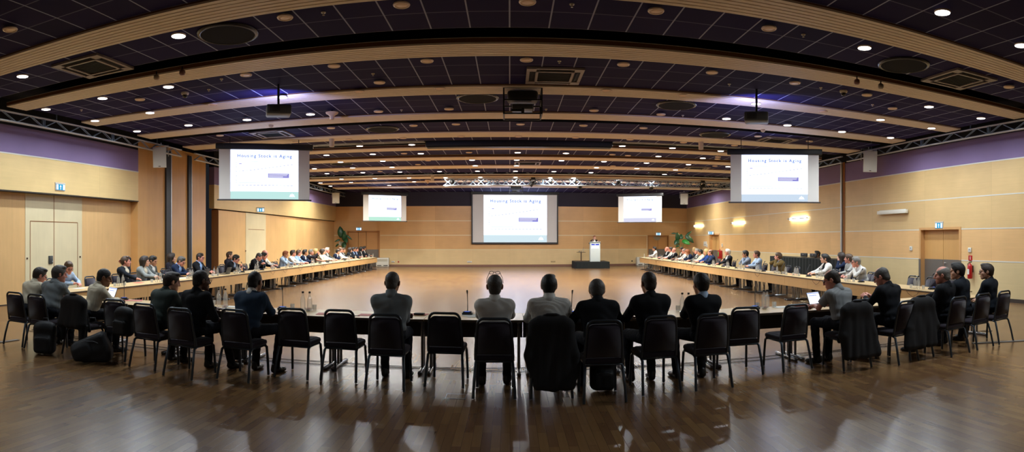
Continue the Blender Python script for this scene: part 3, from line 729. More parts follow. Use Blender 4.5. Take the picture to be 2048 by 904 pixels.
# retracted black roller
b = MB(); x0, x1 = yp(853, 20.3)[0], yp(1223, 20.3)[0]
b.rbox(((x0+x1)/2, 20.3, 5.08), (x1-x0, .5, .26), .03)
o = b.build('retracted_screen', M_bk); tag(o, 'long black retracted screen housing under the middle of the ceiling', 'projection screen')
m = MB(); m.rbox(((x0+x1)/2, 20.08, 4.94), (x1-x0-.1, .06, .03), .01); m.build('bottom_bar', M_dk, o)
m = MB(); m.bb(x0+.5, x1-.5, 20.28, 20.32, 5.2, 5.58); m.build('ceiling_bracket', M_dk, o)

# ------------------------------------------------------------------ projectors
M_grey = mat('grey_projector', '#4a5058', .45)
M_lens = mat('projector_lens', '#0b1420', .05, .3)
def projector(loc, rz, lab, pole):
    e = empty('projector', loc, rz, lab, 'projector', 'ceiling projectors')
    m = MB(); m.rbox((0, 0, 0), (.52, .46, .2), .03); m.build('body', M_grey, e)
    m = MB(); m.lathe([(.075, .0), (.075, .07), (.06, .075), (.055, .05), (.0001, .045)], 20, Matrix.Translation((.1, .22, 0)) @ Matrix.Rotation(-PI/2, 4, 'X')); m.build('lens', M_lens, e)
    m = MB()
    for k in range(7): m.box((-.18+.03*k, -.235, 0), (.012, .012, .12))
    m.build('vent', M_bk, e)
    m = MB(); m.cone((0, 0, .1), (0, 0, pole), .025); m.bb(-.16, .16, -.1, .1, .1, .125); m.build('mount', M_bk, e)
    L = bpy.data.lights.new('projector_spill', 'SPOT'); L.energy = 110; L.color = (.42, .46, 1.0); L.spot_size = 3.05; L.spot_blend = .5; L.shadow_soft_size = .05  # wide blue spot added for the bluish spill on the ceiling
    lo = bpy.data.objects.new('projector_spill', L); COL.objects.link(lo); lo.location = Vector(loc)+Vector((-.32*sin(rz), .32*cos(rz), .02)); lo.rotation_euler = (PI/2, 0, rz)
    return e
p = gp(557, 12.8); projector((p[0], p[1], zz(222, 12.8)), .45, 'grey ceiling projector aimed at the big left screen', ZC-zz(222, 12.8))
p = gp(1513, 13.2); projector((p[0], p[1], zz(236, 13.2)), -.45, 'grey ceiling projector aimed at the big right screen', ZC-zz(236, 13.2))
def rig(px, r, zb, zt, wd, lab):
    p = gp(px, r); e = empty('projector_rig', (p[0], p[1], zb), 0, lab, 'projector'); H = zt-zb; w2, d2 = wd/2, .32
    m = MB(); t = .03
    for x in (-w2, w2):
        for y in (-d2, d2): m.box((x, y, H/2), (t, t, H))
    for z in (0, H*.52, H):
        for y in (-d2, d2): m.box((0, y, z), (wd+t, t, t))
        for x in (-w2, w2): m.box((x, 0, z), (t, 2*d2, t))
    m.build('cage', M_bk, e)
    m = MB(); m.rbox((0, 0, H*.75), (wd*.82, .5, H*.36), .06); m.build('body', M_bk, e)
    m = MB(); m.rbox((0, .02, H*.33), (wd*.56, .4, H*.2), .02); m.build('lower_unit', M_grey, e)
    m = MB(); m.lathe([(.09, 0), (.09, .1), (.07, .105), (.0001, .07)], 20, Matrix.Translation((0, .24, H*.75)) @ Matrix.Rotation(-PI/2, 4, 'X')); m.build('lens', M_lens, e)
    m = MB(); m.cone((-.3*wd, -d2, H*.12), (0, -d2, H*.12), .03); m.cone((0, -d2, 0), (0, -d2, H*.2), .035); m.build('bracket', M_bk, e)
    m = MB(); m.cone((0, 0, H), (0, 0, max(H+.02, ZC-zb)), .05); m.build('mount', M_bk, e)
rig(1045, 13.2, 4.52, 5.08, .82, 'large black projector hanging in a cage at the middle of the ceiling')
L = bpy.data.lights.new('projector_spill', 'SPOT'); L.energy = 40; L.color = (.5, .6, 1.0); L.spot_size = 3.05; L.spot_blend = .5  # blue spot added for the spill on the far ceiling
lo = bpy.data.objects.new('projector_spill', L); COL.objects.link(lo); p = gp(1032, 36.45); lo.location = (p[0], p[1], 4.9); lo.rotation_euler = (PI/2, 0, 0)
rig(1032, 36.0, 4.66, 5.06, .8, 'far black projector in a cage above the main back screen')

# ------------------------------------------------------------------ loudspeakers
M_spk = mat('white_speaker_cabinet', '#dcdcd2', .5); M_spg = mat('white_speaker_grille', '#d3d4cb', .6)
def speaker(px, r, zb, zt, rz, wd, lab):
    p = gp(px, r); H = zt-zb; e = empty('loudspeaker', (p[0], p[1], zb), rz, lab, 'loudspeaker', 'white loudspeakers hanging from the side trusses')
    w2 = wd/2
    m = MB(); m.prism([(-w2, -.18), (w2, -.18), (w2*.62, .22), (-w2*.62, .22)], 0, H, Matrix.Rotation(.10, 4, 'X')); m.build('cabinet', M_spk, e)
    m = MB(); m.rbox((0, -.19, H/2), (wd*.95, .02, H*.96), .008, M=Matrix.Rotation(.10, 4, 'X')); g = m.build('grille', M_spg, e)
    m = MB(); m.box((0, -.205, H*.06), (.07, .01, .025), Matrix.Rotation(.10, 4, 'X')); m.build('badge', mat('speaker_badge', '#5a4a3c', .4), g)
    m = MB(); m.tube([(-w2-.03, 0, H*.55), (-w2-.03, 0, H+.07), (w2+.03, 0, H+.07), (w2+.03, 0, H*.55)], .014, 6); m.cone((0, 0, H+.07), (0, 0, H+.16), .02); m.build('hanging_bracket', M_alu, e)
speaker(322, 20.4, 4.27, 4.95, .35, .46, 'white loudspeaker hanging at the left pier below the truss')
speaker(1737.5, 21.4, 4.23, 4.97, -.35, .5, 'white loudspeaker hanging at the right wall near the silver column')
speaker(672, 38.8, 4.2, 4.88, .25, .46, 'white loudspeaker hanging in the back left corner')
speaker(1368, 40.0, 4.2, 4.93, -.25, .5, 'white loudspeaker hanging in the back right corner')

# ------------------------------------------------------------------ wall lamps
M_tube = emat('lit_lamp_tube', (1.0, .92, .62), 60)
def sconce(y, ln, lit, lab):
    e = empty('sconce', (XR, y, 2.8), 0, lab, 'wall light', 'long wall lamps on the right wall')
    m = MB(); m.rbox((-.11, 0, 0), (.13, ln, .05 if lit else .13), .012); m.bb(-.05, 0, -ln*.3, ln*.3, -.02, .02); m.build('tray', M_alu if lit else mat('white_lamp_tray', '#e8e6da', .5), e)
    if lit:
        for s in (-1, 1):
            m = MB(); m.cone((-.08, -ln*.46, s*.04), (-.08, ln*.46, s*.04), .013, n=8); m.build('tube', M_tube, e)
    else:
        m = MB(); m.cone((-.1, -ln*.46, .075), (-.1, ln*.46, .075), .013, n=8); m.build('tube', M_spk, e)
sconce(17.2, 1.7, False, 'unlit white bar-shaped wall lamp near the silver column on right wall')
sconce(24.5, 1.8, True, 'glowing wall lamp on the right wall just behind the black control desk')
sconce(32.0, 1.8, True, 'glowing wall lamp second along the right wall beyond the desk')
sconce(39.4, 1.8, True, 'glowing wall lamp farthest along the right wall near the corner')

# ------------------------------------------------------------------ exit signs
M_exit = emat('exit_sign_blue', srgb('#39a6d8'), 1.1); M_exitw = emat('exit_sign_white', (1, 1, 1), 1.5)
def exit_sign(loc, rz, lab, wd=.38, h=.17, two=False):
    """faces local -y"""
    e = empty('exit_sign', loc, rz, lab, 'exit sign', 'lit exit signs')
    m = MB(); m.rbox((0, .025, .0), (wd+.03, .05, h+.04), .008); m.rbox((0, .03, h/2+.03), (wd+.05, .07, .035), .008); m.build('housing', M_wplast, e)
    for s in ((-1, 1) if two else (-1,)):
        y = -.004 if s < 0 else .054
        m = MB(); m.bb(-wd/2, wd/2, y-.002, y+.002, -h/2, h/2); f = m.build('face', M_exit, e)
        m = MB(); yy = y+s*.004
        # running figure, arrow and doorway
        m.bb(-wd*.46, -wd*.26, yy-.001, yy+.001, -h*.42, h*.42)
        m.bb(wd*.26, wd*.46, yy-.001, yy+.001, -h*.42, h*.42)
        m.bb(-wd*.03, wd*.03, yy-.001, yy+.001, -h*.4, h*.1)
        m.add([(-wd*.1, yy, h*.05), (wd*.1, yy, h*.05), (0, yy, h*.38)], [(0, 1, 2)])
        m.build('pictogram', M_exitw, f)
    return e
exit_sign((XL+.03, 12.85, zz(374, 17.5)), PI/2, 'lit exit sign high on the near left wall above the pale doors')
exit_sign((XL+.22, xp(513, XL)[1], zz(417, 27.8)), .25, 'small exit sign sticking out of left wall below the big left screen', .34, .17, True)
exit_sign((bx(718), by(bx(718), .06), zz(458, 41.5)), RZK, 'lit exit sign over the back left door', .36)
exit_sign((bx(1316.5), by(bx(1316.5), .06), zz(468, 43)), RZK, 'lit exit sign over the back right door', .36)
exit_sign((XR-.25, xp(1429, XR)[1], zz(466, 38)), -.3, 'small exit sign sticking out over the far side door at right', .34, .17, True)
exit_sign((XR-.03, 14.75, zz(451, 19.5)), -PI/2, 'lit exit sign over the near double door at right', .36)
# ------------------------------------------------------------------ implicit surfaces: one continuous skin from blended primitives
BIG = 1.0
class SDF:
    def __init__(self, lo, hi, h):
        self.h = h; self.lo = np.array(lo, float); n = np.ceil((np.array(hi)-self.lo)/h).astype(int)+1
        self.n = n; self.d = np.full(n, BIG, np.float32)
        self.ax = [self.lo[i]+h*np.arange(n[i]) for i in range(3)]
    def region(self, lo, hi, m):
        a = np.clip(np.floor((np.array(lo)-m-self.lo)/self.h).astype(int), 0, self.n)
        b = np.clip(np.ceil((np.array(hi)+m-self.lo)/self.h).astype(int)+1, 0, self.n)
        if np.any(b-a <= 0): return None
        sl = tuple(slice(a[i], b[i]) for i in range(3))
        X = self.ax[0][sl[0]][:, None, None]; Y = self.ax[1][sl[1]][None, :, None]; Z = self.ax[2][sl[2]][None, None, :]
        return sl, X, Y, Z
    def put(self, sl, d, k, sub=False):
        a = self.d[sl]; d = np.asarray(d, np.float32)
        if sub:
            d = -d
            if k > 0: h = np.maximum(k-np.abs(a-d), 0)/k; self.d[sl] = np.maximum(a, d)+h*h*k*.25
            else: self.d[sl] = np.maximum(a, d)
        else:
            if k > 0: h = np.maximum(k-np.abs(a-d), 0)/k; self.d[sl] = np.minimum(a, d)-h*h*k*.25
            else: self.d[sl] = np.minimum(a, d)
    def cap(self, a, b, ra, rb=None, k=.02, sub=False):
        """tapered capsule"""
        a = np.array(a, float); b = np.array(b, float); rb = ra if rb is None else rb
        R = max(ra, rb); g = self.region(np.minimum(a, b)-R, np.maximum(a, b)+R, k+4*self.h)
        if g is None: return self
        sl, X, Y, Z = g; ab = b-a; L2 = max(float(ab @ ab), 1e-9)
        t = np.clip(((X-a[0])*ab[0]+(Y-a[1])*ab[1]+(Z-a[2])*ab[2])/L2, 0, 1)
        dx = X-a[0]-t*ab[0]; dy = Y-a[1]-t*ab[1]; dz = Z-a[2]-t*ab[2]
        self.put(sl, np.sqrt(dx*dx+dy*dy+dz*dz)-(ra+(rb-ra)*t), k, sub); return self
    def ell(self, c, r, k=.02, R=None, sub=False):
        c = np.array(c, float); r = np.array(r, float); m = float(r.max())
        g = self.region(c-m, c+m, k+4*self.h)
        if g is None: return self
        sl, X, Y, Z = g; x, y, z = X-c[0], Y-c[1], Z-c[2]
        if R is not None:
            R = np.array(R); x, y, z = (R[0, 0]*x+R[1, 0]*y+R[2, 0]*z, R[0, 1]*x+R[1, 1]*y+R[2, 1]*z, R[0, 2]*x+R[1, 2]*y+R[2, 2]*z)
        k0 = np.sqrt((x/r[0])**2+(y/r[1])**2+(z/r[2])**2); k1 = np.sqrt((x/r[0]**2)**2+(y/r[1]**2)**2+(z/r[2]**2)**2)
        self.put(sl, k0*(k0-1)/np.maximum(k1, 1e-6), k, sub); return self
    def rbx(self, c, s, r, k=.01, R=None, sub=False):
        c = np.array(c, float); s = np.array(s, float)/2; m = float(np.linalg.norm(s))
        g = self.region(c-m, c+m, k+4*self.h)
        if g is None: return self
        sl, X, Y, Z = g; x, y, z = X-c[0], Y-c[1], Z-c[2]
        if R is not None:
            R = np.array(R); x, y, z = (R[0, 0]*x+R[1, 0]*y+R[2, 0]*z, R[0, 1]*x+R[1, 1]*y+R[2, 1]*z, R[0, 2]*x+R[1, 2]*y+R[2, 2]*z)
        qx, qy, qz = np.abs(x)-s[0]+r, np.abs(y)-s[1]+r, np.abs(z)-s[2]+r
        d = np.sqrt(np.maximum(qx, 0)**2+np.maximum(qy, 0)**2+np.maximum(qz, 0)**2)+np.minimum(np.maximum(qx, np.maximum(qy, qz)), 0)-r
        self.put(sl, d, k, sub); return self
    def half(self, p, n, sub=False):
        """keep only the side of the plane that n points away from"""
        n = np.array(n, float); n /= np.linalg.norm(n); X = self.ax[0][:, None, None]; Y = self.ax[1][None, :, None]; Z = self.ax[2][None, None, :]
        d = (X-p[0])*n[0]+(Y-p[1])*n[1]+(Z-p[2])*n[2]
        self.d = np.maximum(self.d, d.astype(np.float32)); return self
    def folds(self, amp, f, seed=0, lo=None, hi=None):
        """shallow cloth folds"""
        X = self.ax[0][:, None, None]; Y = self.ax[1][None, :, None]; Z = self.ax[2][None, None, :]
        s = seed*1.7
        w = np.sin(f*(X*1.0+Z*.7+.6*np.sin(f*.35*Y+s))+s)*np.sin(f*.8*(Y-Z*.5)+2*s)+.6*np.sin(f*1.7*(Z+.5*X*np.sin(s))+s)
        self.d = self.d+(amp*w).astype(np.float32); return self
    def vfolds(self, amp, f, seed=0):
        X = self.ax[0][:, None, None]; Y = self.ax[1][None, :, None]; Z = self.ax[2][None, None, :]
        w = np.sin(f*(X+.12*np.sin(3*Z+seed))+seed)+.5*np.sin(f*1.9*(X-.1*Z)+2*seed)
        self.d = self.d+(amp*w*np.clip((.95-Z)*1.6, .15, 1)).astype(np.float32); return self
    def mesh(self, name, mats):
        d = self.d; h = self.h
        s = d < 0
        c = [s[i:s.shape[0]-1+i, j:s.shape[1]-1+j, k:s.shape[2]-1+k] for i in (0, 1) for j in (0, 1) for k in (0, 1)]
        tot = sum(a.astype(np.int8) for a in c); act = (tot > 0) & (tot < 8)
        idx = np.full(act.shape, -1, np.int64); cells = np.argwhere(act); idx[act] = np.arange(len(cells))
        P = np.zeros((len(cells), 3)); W = np.zeros(len(cells))
        off = [np.array(o) for o in ((0, 0, 0), (0, 0, 1), (0, 1, 0), (0, 1, 1), (1, 0, 0), (1, 0, 1), (1, 1, 0), (1, 1, 1))]
        val = [d[tuple((cells+o).T)] for o in off]
        for a, b in ((0, 1), (2, 3), (4, 5), (6, 7), (0, 2), (1, 3), (4, 6), (5, 7), (0, 4), (1, 5), (2, 6), (3, 7)):
            va, vb = val[a], val[b]; m = (va < 0) != (vb < 0)
            t = np.where(m, va/np.where(va-vb == 0, 1, va-vb), 0)[:, None]
            P += np.where(m[:, None], off[a]+(off[b]-off[a])*t, 0); W += m
        P = (cells+P/np.maximum(W, 1)[:, None])*h+self.lo
        faces = []
        for ax in range(3):
            sh = [slice(None)]*3; sh2 = [slice(None)]*3; sh[ax] = slice(0, -1); sh2[ax] = slice(1, None)
            a, b = s[tuple(sh)], s[tuple(sh2)]; e = np.argwhere(a != b)
            u, v = (ax+1) % 3, (ax+2) % 3
            ok = (e[:, u] > 0) & (e[:, v] > 0) & (e[:, u] < d.shape[u]-1) & (e[:, v] < d.shape[v]-1); e = e[ok]
            if not len(e): continue
            inside = a[tuple(e.T)]
            q = []
            for du, dv in ((1, 1), (0, 1), (0, 0), (1, 0)):
                w = e.copy(); w[:, u] -= du; w[:, v] -= dv; q.append(idx[tuple(w.T)])
            q = np.stack(q, 1)
            q = np.where(inside[:, None], q, q[:, ::-1]); faces.append(q)
        Fq = np.concatenate(faces) if faces else np.zeros((0, 4), int)
        me = bpy.data.meshes.new(name)
        me.vertices.add(len(P)); me.vertices.foreach_set('co', P.astype(np.float32).ravel())
        me.loops.add(len(Fq)*4); me.loops.foreach_set('vertex_index', Fq.astype(np.int32).ravel())
        me.polygons.add(len(Fq)); me.polygons.foreach_set('loop_start', np.arange(0, len(Fq)*4, 4, dtype=np.int32)); me.polygons.foreach_set('loop_total', np.full(len(Fq), 4, np.int32))
        me.update(calc_edges=True)
        me.polygons.foreach_set('use_smooth', np.ones(len(Fq), bool))
        for m in (mats if isinstance(mats, (list, tuple)) else [mats]): me.materials.append(m)
        return me

# ------------------------------------------------------------------ people
SKIN = {'fair': mat('skin_fair', '#d9a58a', .5, noise=.05, nscale=25), 'pink': mat('skin_pink', '#d8937e', .5, noise=.06, nscale=25), 'tan': mat('skin_tan', '#b98262', .5, noise=.05, nscale=25),
        'dark': mat('skin_dark', '#5f3f31', .45, noise=.06, nscale=25), 'brown': mat('skin_brown', '#83583f', .45, noise=.05, nscale=25)}
HAIR = {k: mat('hair_'+k, c, .55, noise=.3, nscale=60, bump=.25, bscale=110) for k, c in dict(black='#17130f', dkbrown='#2e221a', brown='#4d3826', ltbrown='#6f563b', ginger='#8a4f2c', blond='#b99a62', grey='#7b766e', dkgrey='#4b4742', white='#cfccc4', stubble='#6b5546').items()}
def cloth(name, col, fine=240):
    return mat('cloth_'+name, col, .85, noise=.07, nscale=14, bump=.12, bscale=fine, spec=.2)
CL = {k: cloth(k, c) for k, c in dict(white='#dcdad2', cream='#d8cfb6', grey='#8d8f8f', greyshirt='#7f8688', ltblue='#a9bfd8', blue='#8fb0dc', bluegrey='#8d9bb0', black='#15171b', dksuit='#1b2027', navy='#1b2740', navyblue='#1f3c78', greysuit='#4c4f4c', greygreen='#3a4440', bluesuit='#2f3f52', ltgrey='#a5a6a0', blazer='#8f938f', olive='#76623a', trousers='#1c1e24', jeans='#2b3444', cloth_brown='#4a3a2f', khaki='#7d6f58', red='#9b1f2a', dktop='#23222b', brown='#4a3a30').items()}
M_shoe = mat('black_leather_shoe', '#15110f', .35); M_shoeg = mat('grey_trainer', '#8c8f93', .6); M_eye = mat('eye_dark', '#20160f', .25); M_lip = mat('lips', '#9c5a4c', .5)
M_glass = mat('glasses_frame', '#1d1714', .35); M_badge = mat('name_badge', '#cfd2e6', .5)
def V(*a): return np.array(a, float)
def rotx(a): return np.array([[1, 0, 0], [0, cos(a), -sin(a)], [0, sin(a), cos(a)]])
def roty(a): return np.array([[cos(a), 0, sin(a)], [0, 1, 0], [-sin(a), 0, cos(a)]])
def rotz(a): return np.array([[cos(a), -sin(a), 0], [sin(a), cos(a), 0], [0, 0, 1]])
def ik(sh, target, l1, l2, pole):
    d = target-sh; L = np.linalg.norm(d); m = (l1+l2)*.995
    if L > m: target = sh+d/L*m; d = target-sh; L = m
    u = d/L; a = (l1*l1-l2*l2+L*L)/(2*L); hh = math.sqrt(max(l1*l1-a*a, 1e-5))
    p = pole-u*float(pole @ u); p = p/max(np.linalg.norm(p), 1e-6)
    return sh+u*a+p*hh, target
def frame_from(fwd, up):
    f = fwd/np.linalg.norm(fwd); u = up-f*float(f @ up); u /= max(np.linalg.norm(u), 1e-6); r = np.cross(f, u); return r, f, u
def hand(S, w, fwd, up, side, curl=.5, sc_=1.0):
    """palm, four unequal bent fingers and a thumb; fwd points from the wrist along the hand, up is the back of the hand"""
    r, f, u = frame_from(fwd, up); r = r*side     # r: towards the little finger of a right hand laid palm down (side=+1 right)
    P = lambda x, y, z: w+sc_*(r*x+f*y+u*z)
    S.cap(P(0, -.01, 0), P(0, .03, 0), .026*sc_, .03*sc_, .015)
    for i, x in enumerate((-.028, -.009, .010, .028)): S.cap(P(x*.6, .025, 0), P(x, .085, .002), .017*sc_, .0125*sc_, .012)
    for i, (x, ln) in enumerate(((-.029, .072), (-.010, .082), (.010, .076), (.028, .060))):
        a = .25+curl*.55; p0 = V(x, .088, .003); d1 = V(x*.15, cos(a), -sin(a)); p1 = p0+d1*ln*.45
        a2 = a+curl*1.0; d2 = V(x*.1, cos(a2), -sin(a2)); p2 = p1+d2*ln*.32; a3 = a2+curl*.6; d3 = V(0, cos(a3), -sin(a3)); p3 = p2+d3*ln*.24
        q = [P(*p) for p in (p0, p1, p2, p3)]
        S.cap(q[0], q[1], .0095*sc_, .0088*sc_, .006); S.cap(q[1], q[2], .0088*sc_, .008*sc_, .005); S.cap(q[2], q[3], .008*sc_, .007*sc_, .005)
    t = [P(-.024, .02, -.006), P(-.052, .05, -.018), P(-.056, .078, -.026), P(-.05, .1, -.034)]
    S.cap(t[0], t[1], .016*sc_, .0115*sc_, .012); S.cap(t[1], t[2], .0115*sc_, .010*sc_, .006); S.cap(t[2], t[3], .010*sc_, .008*sc_, .006)
HAIRSTYLES = {}
def head_prims(S, o, R, k=1.0, male=True):
    P = lambda x, y, z: o+R @ V(x*k, y*k, z*k)
    E = lambda c, r, kk=.02, RR=None, sub=False: S.ell(P(*c), V(*r)*k, kk, R if RR is None else R @ RR, sub)
    E((0, -.012, .035), (.076, .098, .086)); E((0, .03, -.03), (.066, .066, .08), .03)
    E((0, .045, -.075), (.05, .042, .042), .03); S.cap(P(-.012, .078, -.103), P(.012, .078, -.103), (.021 if male else .017)*k, None, .025)
    S.cap(P(-.04, .078, .022), P(.04, .078, .022), .017*k, None, .018)
    for s in (-1, 1):
        E((s*.042, .06, -.03), (.026, .03, .024), .02); E((s*.033, .104, .0), (.018, .012, .011), .012, None, True)
        E((s*.079, -.008, -.008), (.011, .022, .034), .008, rotz(s*.35) @ roty(s*.15)); E((s*.088, .002, -.008), (.006, .011, .018), .006, None, True)
    S.cap(P(0, .098, .008), P(0, .117, -.032), .010*k, .0135*k, .012)
    for s in (-1, 1): S.cap(P(s*.010, .106, -.036), P(s*.012, .104, -.037), .009*k, None, .008)
    S.cap(P(-.02, .092, -.066), P(.02, .092, -.066), .009*k, None, .012); S.cap(P(-.016, .091, -.078), P(.016, .091, -.078), .009*k, None, .012)
def hair_mesh(style, h):
    key = (style, h)
    if key in HAIRSTYLES: return HAIRSTYLES[key]
    S = SDF((-.16, -.21, -.34 if style in ('long', 'pony') else -.19), (.16, .17, .17), h)
    g = {'short': .010, 'crop': .006, 'balding': .009, 'thin': .007, 'side': .015, 'bob': .026, 'long': .028, 'pony': .018, 'bun': .018, 'curly': .034, 'stubble': .0045}[style]
    S.ell((0, -.012, .035), V(.076, .098, .086)+g, .0)
    if style not in ('stubble', 'balding', 'thin', 'crop'):
        S.ell((0, -.03, .02), V(.078, .088, .075)+g*.8, .02)
        S.ell((.02, .045, .105), (.055, .045, .022+g*.4), .02)
    # lower the nape
    S.ell((0, -.055, -.03), V(.062, .052, .06)+g*.7, .02)
    if style == 'bob':
        for s in (-1, 1): S.cap((s*.07, -.02, .03), (s*.075, -.01, -.10), .034, .028, .03)
        S.cap((0, -.08, 0), (0, -.075, -.11), .05, .045, .03)
    if style == 'long':
        for s in (-1, 1): S.cap((s*.068, -.03, .03), (s*.075, -.035, -.2), .036, .032, .03)
        S.cap((0, -.085, 0), (0, -.09, -.25), .055, .045, .04)
    if style == 'pony':
        S.ell((0, -.125, .02), (.035, .035, .035), .02); S.cap((0, -.14, .0), (0, -.135, -.2), .032, .018, .02)
    if style == 'bun': S.ell((0, -.12, .05), (.045, .04, .045), .02)
    if style == 'curly': S.folds(.006, 95, 2)
    # carve the face
    S.rbx((0, .125, -.09), (.30, .16, .24), .03, .02, rotx(-.12), True)
    S.rbx((0, .155, .015), (.118, .16, .14), .05, .02, rotx(-.25), True)
    if style in ('balding',): S.ell((0, .035, .115), (.072, .105, .06), .02, None, True)
    if style == 'thin': S.ell((0, .05, .12), (.05, .09, .035), .02, None, True)
    if style not in ('bob', 'long'):
        for s in (-1, 1): S.ell((s*.092, .0, -.02), (.022, .03, .04), .01, None, True)
        S.rbx((0, .02, -.12), (.3, .12, .14), .03, .02, None, True)
    S.folds(.0015, 150, 1)
    HAIRSTYLES[key] = S.mesh('hair', [HAIR['black']])
    return HAIRSTYLES[key]
def small_parts():
    e = []; ew = []
    for s in (-1, 1):
        m = MB(); m.lathe([(.0001, -.0095), (.008, -.006), (.0105, 0), (.008, .006), (.0001, .0095)], 12, c=(s*.033, .0905, .0)); e.append(m.mesh('eye', M_eye))
        m = MB(); m.tube([(s*.016, .102, .022), (s*.033, .099, .028), (s*.052, .086, .022)], [.003, .0045, .0025], 6); ew.append(m.mesh('eyebrow', HAIR['dkbrown']))
    lp = MB(); lp.tube([(-.022, .095, -.072), (-.008, .103, -.069), (.008, .103, -.069), (.022, .095, -.072)], [.003, .0055, .0055, .003], 6)
    gl = MB()
    for s in (-1, 1):
        gl.tube([(s*.034+.024*cos(t), .112-.004*abs(cos(t)), -.002+.018*sin(t)) for t in [2*PI*i/18 for i in range(18)]], .0026, 6, True)
        gl.tube([(s*.057, .108, .004), (s*.076, .07, .006), (s*.083, .0, .004), (s*.083, -.02, -.012)], .0026, 6)
    gl.tube([(-.011, .112, .004), (0, .116, .008), (.011, .112, .004)], .0026, 6)
    gl2 = MB()
    for s in (-1, 1):
        gl2.tube([(s*.034+.024*cos(t), .045+.02*sin(t), .135+.012*sin(t)) for t in [2*PI*i/18 for i in range(18)]], .003, 6, True)
        gl2.tube([(s*.057, .045, .133), (s*.082, .0, .085), (s*.088, -.05, .04)], .003, 6)
    gl2.tube([(-.011, .05, .139), (0, .055, .141), (.011, .05, .139)], .003, 6)
    return e, ew, lp.mesh('lips', M_lip), gl.mesh('glasses', M_glass), gl2.mesh('glasses', M_glass)
EYES, BROWS, LIPS, GLASSES, GLASSTOP = small_parts()
SHOE = {}
def shoe_mesh(h=.011):
    if 'm' not in SHOE:
        S = SDF((-.07, -.11, -.02), (.07, .24, .13), h)
        S.cap((0, -.02, .045), (0, .06, .04), .042, .042, .02); S.ell((0, .13, .03), (.046, .085, .036), .03); S.cap((0, -.03, .05), (0, -.02, .095), .045, .044, .02); S.half((0, 0, .002), (0, 0, -1))
        SHOE['m'] = S.mesh('shoe', M_shoe)
    return SHOE['m']
def setmat(o, m):
    o.material_slots[0].link = 'OBJECT'; o.material_slots[0].material = m
NPEOPLE = [0]
